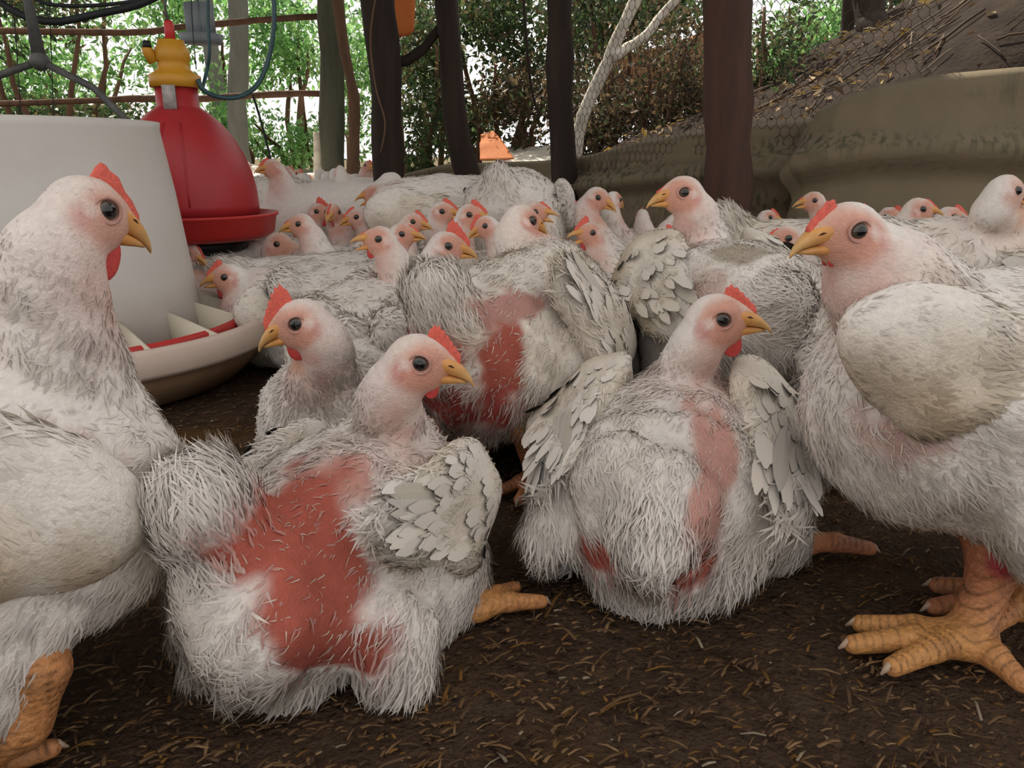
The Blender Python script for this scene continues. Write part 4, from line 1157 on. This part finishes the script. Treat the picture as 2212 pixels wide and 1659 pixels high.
def smooth(pts, n=30):
    pts = np.asarray(pts, float); m = len(pts); t = np.linspace(0, m - 1, n); out = []
    for x in t:
        i = min(int(x), m - 2); f = x - i
        p0, p1, p2, p3 = pts[max(i - 1, 0)], pts[i], pts[i + 1], pts[min(i + 2, m - 1)]
        out.append(.5 * (2 * p1 + (p2 - p0) * f + (2 * p0 - 5 * p1 + 4 * p2 - p3) * f ** 2 + (3 * p1 - p0 - 3 * p2 + p3) * f ** 3))
    return np.array(out)
def cable(name, label, cat, pts, r, mat, n=30, group=None):
    V, Q, T = tube(smooth([P(*p) for p in pts], n), r, 8)
    return tag(mk(name, V, [np.array(Q), np.array(T)], mat), label, cat, group)
cable('hose', 'teal water hose looping down to the drinker cap', 'hose', [(428, 172, 2.0), (440, 195, 2.0), (475, 210, 2.02), (520, 208, 2.05), (558, 180, 2.08), (582, 120, 2.1), (592, 50, 2.1), (590, -40, 2.1), (588, -120, 2.1)], .0060, M_HOSE, 40)
cable('hose', 'thin dark tube hanging straight beside the grey bucket', 'hose', [(448, -100, 2.2), (449, 40, 2.2), (452, 110, 2.2), (445, 160, 2.2), (437, 192, 2.15)], .0050, M_HOSE, 26)
cable('cable', 'thick black cable sagging across the top left corner', 'cable', [(-40, -30, 2.4), (15, 15, 2.4), (70, 40, 2.4), (130, 46, 2.4), (210, 30, 2.4), (300, 10, 2.4), (380, -30, 2.4)], .0105, M_CABLE)
cable('cable', 'thin black cable above the sagging thick one', 'cable', [(60, -20, 2.5), (100, 8, 2.5), (200, 12, 2.5), (300, 0, 2.5), (360, -25, 2.5)], .0055, M_CABLE)
cable('string', 'thin string hanging at the far left edge', 'string', [(22, -40, 2.6), (34, 80, 2.6), (45, 250, 2.6)], .0016, M_CABLE, 12, 'strings hanging left of the drinker')
cable('string', 'thin string hanging right of the feeder rope', 'string', [(104, -60, 2.6), (112, 150, 2.6), (116, 252, 2.6)], .0016, M_CABLE, 12, 'strings hanging left of the drinker')
cable('string', 'thin string hanging right of the drinker stem', 'string', [(412, -40, 2.6), (416, 60, 2.6), (424, 150, 2.6)], .0016, M_CABLE, 12)
cable('string', 'slack string slanting down through the bright gap', 'string', [(546, 205, 5.0), (566, 270, 5.0), (590, 365, 5.0)], .007, M_CABLE, 12)
cable('string', 'thin pale string hanging down the black post', 'string', [(818, -40, 3.42), (800, 80, 3.42), (812, 190, 3.44), (832, 265, 3.44), (822, 330, 3.45)], .0035, M_BARK, 20)
cable('vine', 'thin dark vine hanging between the crooked post and the slim post', 'vine', [(1128, -40, 4.4), (1140, 120, 4.4), (1150, 200, 4.4), (1163, 245, 4.4)], .007, M_DARKWOOD, 16)

# --- grey hanging bucket feeder, far
b = P(433, 60, 4.2)
bk = tag(empty('hanging_feeder', (b[0], b[1], 0)), 'grey ribbed hanging feeder tube with a round dish below', 'feeder')
k = 4.2 / FPX; z0, z1 = float(P(433, 96, 4.2)[2]), float(P(433, 8, 4.2)[2])
prof = [(26 * k, z0 + .03), (27 * k, z1), (25 * k, z1), (24 * k, z0 + .03)]
n = 48; V, Q = lathe(prof, n, True); ang = np.arctan2(V[:, 1], V[:, 0]); V[:, :2] *= (1 + .05 * np.sign(np.sin(ang * 12)))[:, None]
mk('tube', V, [np.array(Q)], M_BUCKET, bk)
prof = [(.001, z0), (38 * k, z0 + .004), (42 * k, z0 + .045), (40 * k, z0 + .045), (36 * k, z0 + .012), (.001, z0 + .010)]
V, Q = lathe(prof, 40); mk('dish', V, [np.array(Q)], M_BUCKET, bk)
V, Q, T = tube([(0, 0, z1 - .02), (.01, 0, z1 + .4), (0, 0, 2.2)], .004, 6); mk('hanging_rope', V, [np.array(Q), np.array(T)], M_STEELWIRE, bk)

# --- orange bag behind the black post, orange sheets, and a pale one painted as sunlit ground
def sheet(name, label, cat, c4, nx, ny, amp, seed, mat, thick=.004):
    c4 = [np.asarray(c, float) for c in c4]   # tl, tr, br, bl
    V = []
    for i in range(nx):
        for j in range(ny):
            u, v = i / (nx - 1), j / (ny - 1)
            V.append((c4[0] * (1 - u) + c4[1] * u) * (1 - v) + (c4[3] * (1 - u) + c4[2] * u) * v)
    V = np.array(V); nr = norm(np.cross(c4[1] - c4[0], c4[3] - c4[0]))
    V = V + nr * (amp * (wnoise(V, 9, seed) + .5 * wnoise(V, 22, seed + 1)))[:, None]
    o = mk(name, V, [gridq(nx, ny)], mat); o.modifiers.new('t', 'SOLIDIFY').thickness = thick
    return tag(o, label, cat)
bag = tag(empty('orange_bag', tuple(P(862, 40, 4.0)[:2]) + (0,)), 'orange woven bag hung behind the black post', 'bag')
c = P(862, 20, 4.0); rr = []
for i in range(14):
    t = i / 13; z = float(P(862, -60, 4.0)[2]) * (1 - t) + float(P(862, 76, 4.0)[2]) * t
    w = .078 * (1 - .10 * t ** 6) * (.85 + .15 * min(1, t * 4)) if t < .97 else .05
    a = np.arange(24) * 2 * math.pi / 24
    rr.append(np.stack([w * np.cos(a) * (1 + .05 * np.sin(3 * a + 5 * t)), .05 * np.sin(a) * (1 + .1 * np.sin(4 * a + 3 * t)), np.full(24, z) + .006 * np.sin(2 * a)], 1))
V, Q, T = loft(rr); mk('sack', V, [np.array(Q), np.array(T)], M_ORANGE, bag)
V, Q, T = tube([(0, 0, float(P(862, -60, 4.0)[2])), (0, 0, 2.3)], .004, 6); mk('bag_string', V, [np.array(Q), np.array(T)], M_STEELWIRE, bag)
sheet('orange_sheet', 'crumpled orange sheet lying beyond the tarp', 'sheet', [P(1040, 296, 5.4), P(1068, 290, 5.4), P(1112, 346, 5.0), P(1036, 346, 5.0)], 14, 14, .02, 61, M_ORANGE)
sheet('sunlit_ground_glare', 'pale sheet added as the glare of sunlit ground beyond the tarp', 'sheet', [P(1070, 318, 6.2), P(1215, 312, 6.2), P(1215, 352, 5.0), P(1090, 352, 5.0)], 20, 14, .015, 62, M_GROUNDGLARE)  # added sheet; its pale colour carries the glare of sunlit ground
sheet('orange_sheet', 'faded orange sheet hanging behind the netting', 'sheet', [P(1300, 140, 6.4), P(1530, 60, 6.0), P(1530, 215, 6.0), P(1290, 290, 6.4)], 18, 14, .05, 63, material('faded_orange_sheet', (0.62, 0.30, 0.16), .8, nscale=4, namp=.5, ncol=(.45, .26, .15)))
# low plank wall at the far end
V, Q = box((-1.9, 7.6, .16), (3.6, .05, .34)); o = mk('low_wall', V, [np.array(Q)], M_GREENWOOD, None, False); tag(o, 'low dark wall behind the far flock', 'low wall')
# ------------------------------------------------------------------ the chickens in front
FR = 'chickens in the front row'; MR = 'chickens in the crowd behind the front row'
HERO = {}
HERO['A'] = chicken('tall white chicken standing at the left edge, beak turned away to the right', 40, (228, 455, .56), 60, hp=-28, pos=(-165, .50), s=.97, hs=1.22, stand=True, zc=.172, bp=4,
    comb=(.95, 3, 1.0), wattle=1.35, wings=(0, dict(droop=44, splay=2, off=(-.02, .002, -.03), size=.95, coverts=False)), tail=(40, 0, .05), seed=1, group=FR, stain=1.0, face=.75, neck_r=1.08, neckbulge=1.1,
    patches=[((100, 1130, .41), (.09, .10, .035), PINK * .8, .85)],
    legs=[dict(side=-1, foot=G(-130, 1740), hock=P(45, 1560, .44), knee=P(70, 1450, .45), toeyaw=0, k=.85)])
HERO['B'] = chicken('white chicken standing on thick yellow legs at the right edge, facing left', 180, (1853, 499, .585), 192, hp=-14, pos=(2200, .655), s=1.0, hs=1.08, stand=True, bp=4,
    comb=(.75, 4, .7), wattle=.45, wings=(dict(droop=-10, splay=2, off=(.055, -.014, .034), size=.88, coverts=False), 0), tail=(40, 0, .05), seed=2, group=FR, stain=.8, cream=.1, neck_r=1.3, neckbulge=1.1,
    patches=[((1900, 960, .55), (.055, .05, .03), PINK * .8, .8)],
    legs=[dict(side=1, foot=G(2085, 1412), hock=P(2150, 1215, .63), knee=P(2140, 1130, .64), toeyaw=0, spread=.62, tl=1.22, res=.002, sore=P(2170, 1215, .605)), dict(side=-1, foot=G(2200, 1330), toeyaw=0)])
HERO['C'] = chicken('sitting white chicken with red bare rump and cocked tail, head turned right', 68, (907, 785, .665), 2, hp=-19, pos=(745, .670), s=.87, hs=1.2, zc=.072, bp=4,
    comb=(1.0, 8, .85), wattle=.7, wings=(dict(droop=8, off=(0, .01, 0)), dict(droop=18, splay=6, off=(-.03, .010, .006), size=1.12)), tail=(76, 0, .085, 1.25), seed=3, group=FR, stain=.55, fluff=1.3,
    extra=[((850, 1385, .545), (.035, .038, .045), .02), ((560, 1350, .51), (.052, .045, .048), .03)],
    patches=[((665, 1095, .56), (.050, .12, .026), PINK * .95), ((600, 1150, .52), (.040, .12, .028), RED * 1.05), ((655, 1240, .50), (.032, .12, .045), RED * 1.05), ((700, 1350, .49), (.030, .12, .040), RED), ((735, 1430, .49), (.034, .12, .022), RED * .75)],
    legs=[dict(side=-1, foot=G(1030, 1335), noshank=True, toeyaw=-53, toes=(0, 34), k=.9)])
HERO['D'] = chicken('sitting white chicken with a pink bare stripe beside its tail, head turned right', 74, (1560, 691, .80), -4, hp=-6, pos=(1450, .795), s=.92, hs=1.32, zc=.086, width=1.15, bp=2,
    comb=(.9, 6, .8), wattle=.95, wings=(dict(droop=-6, splay=6, roll=42, off=(-.015, -.02, .03), size=1.3), dict(droop=-6, splay=6, roll=42, off=(-.015, -.02, .03), size=1.35)), tail=(-25, 0, .05, 1.1), seed=4, group=FR, stain=.5, fluff=1.3,
    rump=.86, extra=[((1385, 1262, .672), (.046, .035, .030), .015), ((1340, 1050, .665), (.046, .040, .050), .018), ((1225, 1120, .745), (.040, .07, .060), .02), ((1610, 1110, .735), (.052, .08, .070), .025)],
    patches=[((1540, 960, .70), (.030, .14, .030), PINK), ((1500, 1060, .66), (.024, .14, .035), PINK * .95), ((1468, 1170, .65), (.026, .14, .035), RED * 1.15), ((1300, 1195, .64), (.018, .14, .020), RED * 1.15)],
    legs=[dict(side=-1, foot=G(1725, 1195), noshank=True, toeyaw=-78, toes=(0,))])
HERO['E'] = chicken('white chicken with an upright red comb facing left beside the feeder pan', 258, (640, 700, .86), 188, hp=-26, pos=(752, 1.03), s=.82, width=.9, hs=1.3, wings=(0, 0), neck_r=1.15,
    comb=(1.45, 7, .95), wattle=.95, tail=(20, 0, .03), seed=5, group=FR, stain=.5, patches=[((690, 870, .86), (.015, .03, .035), PINK, .6)])
HERO['F'] = chicken('dirty white chicken standing in the middle with a large raw red rump', 58, (1146, 478, 1.16), 40, hp=-18, pos=(1128, 1.04), s=.95, hs=1.25, stand=True, zc=.195, bp=10,
    comb=(.0, 4, .8), wattle=.5, wings=(0, dict(droop=50, splay=2, off=(-.03, .01, -.075), cream=.6, size=1.1)), tail=(74, 0, .065, 1.15), seed=6, group=FR, stain=1.0, cream=.3, fluff=1.3,
    patches=[((1085, 760, .90), (.030, .14, .070), RED * 1.1), ((975, 720, .92), (.050, .12, .024), RED * .95), ((1085, 650, .95), (.050, .12, .022), PINK * .9), ((1010, 860, .92), (.07, .14, .035), DRED * 1.1)],
    legs=[dict(side=-1, foot=G(1160, 1050), toeyaw=190, k=.85), dict(side=1, foot=G(945, 1030), hock=P(945, 930, .95), k=.85)])
HERO['G'] = chicken('white chicken seen from behind with drooping brown stained wings, head turned left', 98, (1478, 416, 1.18), 183, hp=-14, pos=(1565, 1.13), s=.95, zc=.205, hs=1.25, stand=True, width=1.05,
    comb=(.15, 4, .6), wattle=.3, wings=(dict(droop=-10, splay=6, roll=40, off=(-.015, -.015, .03), cream=.6, size=1.3), dict(droop=-10, splay=6, roll=40, off=(-.015, -.015, .03), cream=.5, size=1.3)), tail=(10, 0, .03), seed=7, group=FR, stain=1.0, cream=.15, neck_r=1.2,
    patches=[((1560, 535, 1.02), (.07, .05, .018), TAN * .8, .7), ((1500, 630, 1.0), (.05, .05, .03), PINK, .6)])

# ------------------------------------------------------------------ the crowd behind
PLACED += [np.array([FX + .33 * math.cos(a), FY + .33 * math.sin(a)]) for a in np.arange(0, 6.28, .5)] + [np.array([-.50, 1.08]), np.array([-.44, 1.16]), np.array([-.40, 1.26])]   # feeder and the open floor before it
def mid(label, yaw, eye, hyaw, **k):
    k.setdefault('lod', 1); k.setdefault('group', MR); k.setdefault('hs', 1.1); k.setdefault('tail', (35, 0, .05)); k.setdefault('spread', True)
    k['hp'] = k.get('hp', 0) - 8
    return chicken(label, yaw, eye, hyaw, **k)
mid('pink faced white chicken peering right from behind the one with drooping wings', 60, (1441, 518, 1.38), 12, hp=10, seed=11, comb=(.7, 4, .7), combtilt=.5, wattle=.4, hs=1.15)
mid('white chicken facing left just in front of the big standing one at right', 190, (1703, 515, 1.36), 181, hp=-2, seed=12, comb=(.3, 3, .6), wattle=.4, hs=1.12, cream=.15)
mid('white chicken gaping to the left with small upright comb and red wattle', 172, (1280, 503, 1.62), 205, hp=0, gape=32, seed=13, comb=(1.1, 5, .9), wattle=.9, hs=1.15, cream=.35)
mid('pink faced chicken with open beak facing left in the middle of the crowd', 205, (818, 517, 1.38), 186, hp=4, gape=24, seed=14, comb=(.2, 4, .6), wattle=.8, hs=1.18)
mid('chicken with low red comb facing left above the feeder pan', 200, (486, 599, 1.55), 186, hp=-4, gape=6, seed=15, comb=(.9, 5, .8), wattle=.85, hs=1.35, spread=False)
mid('pale chicken without comb facing right under the drinker tray', 80, (599, 528, 1.95), -8, hp=-12, seed=16, comb=(0, 3, .5), wattle=0, hs=1.45, cream=.1)
mid('brownish faced chicken facing left right of the drinker tray', 160, (645, 484, 1.85), 182, hp=-4, seed=17, comb=(.2, 3, .5), wattle=.5, hs=1.25)
mid('chicken with spiky red comb facing right among the crowd by the drinker', 50, (684, 457, 2.25), -4, seed=18, comb=(1.2, 6, 1.0), wattle=1.0, hs=1.25)
mid('thin faced chicken looking towards the camera beside the spiky combed one', 80, (731, 458, 2.15), 262, hp=-8, seed=19, comb=(.6, 4, .8), wattle=.9, hs=1.2)
mid('clean white chicken with a dark comb dozing to the left', 150, (770, 469, 2.05), 188, hp=-10, seed=20, comb=(.6, 4, .9), wattle=.5, hs=1.2, face=.8)
mid('big grey white chicken standing broadside before the black post, beak open', 180, (806, 419, 2.15), 176, hp=-8, gape=24, seed=21, comb=(.2, 3, .5), wattle=.3, s=1.18, hs=1.35, stand=True, zc=.255, pos=(950, 2.15), stain=.7)
mid('hunched white chicken seen from behind before the sunlit tarp', 80, (1120, 450, 2.35), 80, hp=-30, seed=22, comb=(0, 3, .5), wattle=0, s=1.12, stand=True, zc=.28, pos=(1112, 2.1), tail=(60, 0, .04), patches=[((1102, 412, 1.97), (.018, .05, .035), PINK)])
mid('chicken with floppy red comb facing right in front of the grey white broadside one', 60, (955, 457, 1.85), -2, seed=23, comb=(.8, 5, .9), wattle=.6, hs=1.2)
mid('chicken with bumpy red comb facing right in the centre of the crowd', 60, (1014, 464, 1.72), -8, seed=24, comb=(.9, 5, .9), wattle=.5, hs=1.22)
mid('small chicken with red comb and yellow beak dipping to the left in the centre', 130, (1048, 488, 1.58), 188, hp=-22, seed=25, comb=(.9, 5, .9), wattle=.4, hs=1.0)
mid('drowsy chicken with small red comb facing right beside the orange faced one', 40, (892, 479, 1.75), 0, hp=-8, seed=26, comb=(.7, 4, .9), wattle=.4, hs=1.05)
mid('orange faced chicken with yellow beak facing right', 75, (868, 506, 1.52), 4, hp=2, seed=27, comb=(.35, 3, .6), wattle=.3, hs=1.08, cream=.2)
mid('chicken whose bright red comb rises behind the cocked tail of the raw rumped one', 82, (968, 532, 1.42), 6, hp=-8, seed=28, comb=(1.35, 6, 1.0), wattle=.4, hs=1.36, spread=False)
mid('pale yellow headed chicken facing left in front of the hunched one', 150, (1147, 437, 1.95), 176, hp=-5, seed=29, comb=(.2, 3, .5), wattle=.2, hs=1.05, cream=.35)
mid('chicken with orange face and gaping beak pointing right behind the raw rumped one', 30, (1156, 458, 1.68), -4, gape=24, seed=30, comb=(.5, 4, .7), wattle=.3, hs=1.15, cream=.25)
mid('white chicken bowing its head to the right in front of the tarp', 60, (1292, 427, 2.0), -12, hp=-22, seed=31, comb=(0, 3, .5), wattle=.3, hs=1.3)
mid('white chicken back with a dirty patch lying left of the head turned left', 12, (1470, 480, 1.98), 10, hp=-20, seed=32, comb=(.2, 3, .5), wattle=0, pos=(1375, 1.85), patches=[((1340, 462, 1.78), (.05, .05, .02), TAN, .7)], cream=.2)
mid('little chicken with dark red comb facing right before the slim dark post', 40, (1228, 447, 2.2), -6, hp=-8, seed=33, comb=(.7, 4, .9), wattle=.3, hs=1.1, cream=.25)
mid('round headed chicken turned away beside the slim dark post', 60, (1338, 432, 2.15), 50, hp=-10, seed=34, comb=(0, 3, .5), wattle=0, hs=1.2, cream=.15)
mid('yellowish chicken with beak agape facing left before the tarp on the right', 165, (1760, 433, 1.9), 176, hp=-4, gape=8, seed=35, comb=(.15, 3, .5), wattle=.3, hs=1.1, cream=.45)
mid('cream coloured chicken showing its fanned tail beside the thick brown post', 8, (1900, 500, 1.65), 5, hp=-20, seed=36, comb=(0, 3, .5), wattle=0, pos=(1765, 1.68), stand=True, zc=.19, tail=(50, 7, .08), cream=.6)
mid('white chicken with open beak facing right before the tarp', 60, (1993, 452, 1.55), -6, hp=-4, gape=22, seed=37, comb=(.4, 4, .7), wattle=.4, hs=1.15, cream=.3)
mid('cream white chicken at the right edge behind the big standing one, facing right', 12, (2196, 412, 1.22), 14, hp=-8, seed=38, comb=(.3, 4, .7), wattle=.4, hs=1.25, stand=True, pos=(2120, 1.32), cream=.25, face=.6)
mid('chicken with only its orange comb showing above the big standing one at right', 100, (1880, 462, 1.85), 60, seed=39, comb=(.7, 4, .8), wattle=0, hs=1.1)
mid('dozing white chicken half hidden behind the hopper of the white feeder', 30, (408, 548, 1.85), -20, hp=-25, seed=40, comb=(.5, 4, .8), wattle=.2, hs=1.1)
mid('white chicken lying under the drinker with its back to the camera', 100, (430, 560, 2.2), 120, hp=-20, seed=41, comb=(0, 3, .5), wattle=0, pos=(450, 2.08))
mid('white chicken with ruffled back lying left of the open beaked pink one', 25, (800, 560, 1.95), 20, hp=-20, seed=42, comb=(0, 3, .5), wattle=0, pos=(715, 1.80), patches=[((740, 560, 1.62), (.05, .05, .03), TAN, .6)])
mid('dirty white chicken lying between the feeder pan and the raw rumped one', 82, (850, 720, 1.46), 80, hp=-25, seed=43, comb=(0, 3, .5), wattle=0, pos=(835, 1.30), s=.9, stain=.9)
mid('clean white chicken lying between the gaping one and the one seen from behind', 75, (1330, 620, 1.5), 80, hp=-25, seed=44, comb=(0, 3, .5), wattle=0, pos=(1330, 1.35), cream=.15)
mid('white chicken squeezed between the one with drooping wings and the big standing one', 60, (1830, 660, 1.15), 50, hp=-25, seed=45, comb=(0, 3, .5), wattle=0, pos=(1810, 1.10), s=.95)
mid('white chicken lying in front of the spiky combed one', 20, (790, 540, 1.98), 20, hp=-25, seed=46, comb=(0, 3, .5), wattle=0, pos=(700, 1.78), stain=.9)
mid('white chicken whose back shows right of the drinker tray', 60, (600, 440, 2.75), 70, hp=-20, seed=47, comb=(0, 3, .5), wattle=0, pos=(600, 2.6), s=1.1)
mid('grey white chicken seen from behind next to the drinker bell', 75, (560, 395, 2.95), 100, hp=0, seed=48, comb=(.4, 3, .5), wattle=0, pos=(605, 2.95), stand=True, s=1.1)
mid('white chicken with wings half open behind the drinker tray', 100, (650, 430, 2.85), 90, hp=-20, seed=49, comb=(.3, 3, .5), wattle=0, pos=(655, 2.75), s=1.05)

# ------------------------------------------------------------------ the far flock: copies of a few birds
def far_flock():
    rs = np.random.RandomState(77)
    protos = []
    for i, (st, hy, gp) in enumerate(((False, 20, 0), (True, -30, 0), (False, 60, 0), (True, 10, 0), (False, -60, 0))):
        z = .27 if not st else .37
        # built at the origin of a neutral spot, then moved
        n0 = set(bpy.data.objects)
        inf = chicken('small white chicken in the distant crowd at the far end of the pen', 0, (1106, 345 + (CAMH - z) * FPX / 3.0, 3.0), hy, hp=-8, seed=60 + i, lod=2, stand=st, hs=1.2, comb=(.7, 3, .8), wattle=0,
                      pos=(1106 - .14 * FPX / 3.0, 3.0), group='far flock', stain=.6)
        protos.append(inf['root'])
    spots = []; PL0 = len(PLACED) - 2 * len(protos)
    tries = 0
    while len(spots) < 150 and tries < 9000:
        tries += 1
        D = 2.3 + 5.1 * rs.rand() ** .8
        px = rs.uniform(400, 905)
        if px > 700 and D < 3.0: continue
        p = P(px, 345, D)
        if p[0] > wallD_x(D) - .25: continue
        if abs(px - 842) < 30 and D > 3.3 and D < 3.8: continue
        if any((p[0] - q[0]) ** 2 + (p[1] - q[1]) ** 2 < .05 for q in PLACED[:PL0]): continue
        if any((p[0] - q[0]) ** 2 + (p[1] - q[1]) ** 2 < .046 for q in spots): continue
        spots.append((p[0], p[1]))
    # a few more along the tarp
    for px, D in ((1035, 3.3), (1090, 2.9), (900, 3.0), (940, 2.75), (1170, 2.75), (1260, 2.6), (1400, 2.3), (1500, 2.2), (1660, 2.12), (1290, 2.3), (1720, 1.95), (1850, 2.05), (1960, 1.95), (2090, 1.8), (2160, 1.98)):
        p = P(px, 345, D); spots.append((p[0], p[1]))
    used = set()
    for i, (x, y) in enumerate(spots):
        k = rs.randint(len(protos))
        if i < len(protos): k = i
        if len(spots) - i <= 15: k = (0, 2, 4)[rs.randint(3)]
        o = protos[k] if k not in used else copy_tree(protos[k])
        used.add(k)
        o.location = (x, y, 0); o.rotation_euler = (0, 0, rs.uniform(0, 6.28))
        sc = rs.uniform(.9, 1.08); o.scale = (sc, sc, sc)
        if len(spots) - i <= 15:
            o['label'] = 'small white chicken in the distant crowd along the foot of the tarp'; o['group'] = 'far flock along the tarp'
def wallD_x(D):
    return float(np.interp(D, [2.25, 2.36, 2.62, 3.35, 5.0, 7.0], [3.5, 1.7, .75, .18, -.75, -1.5]))
far_flock()
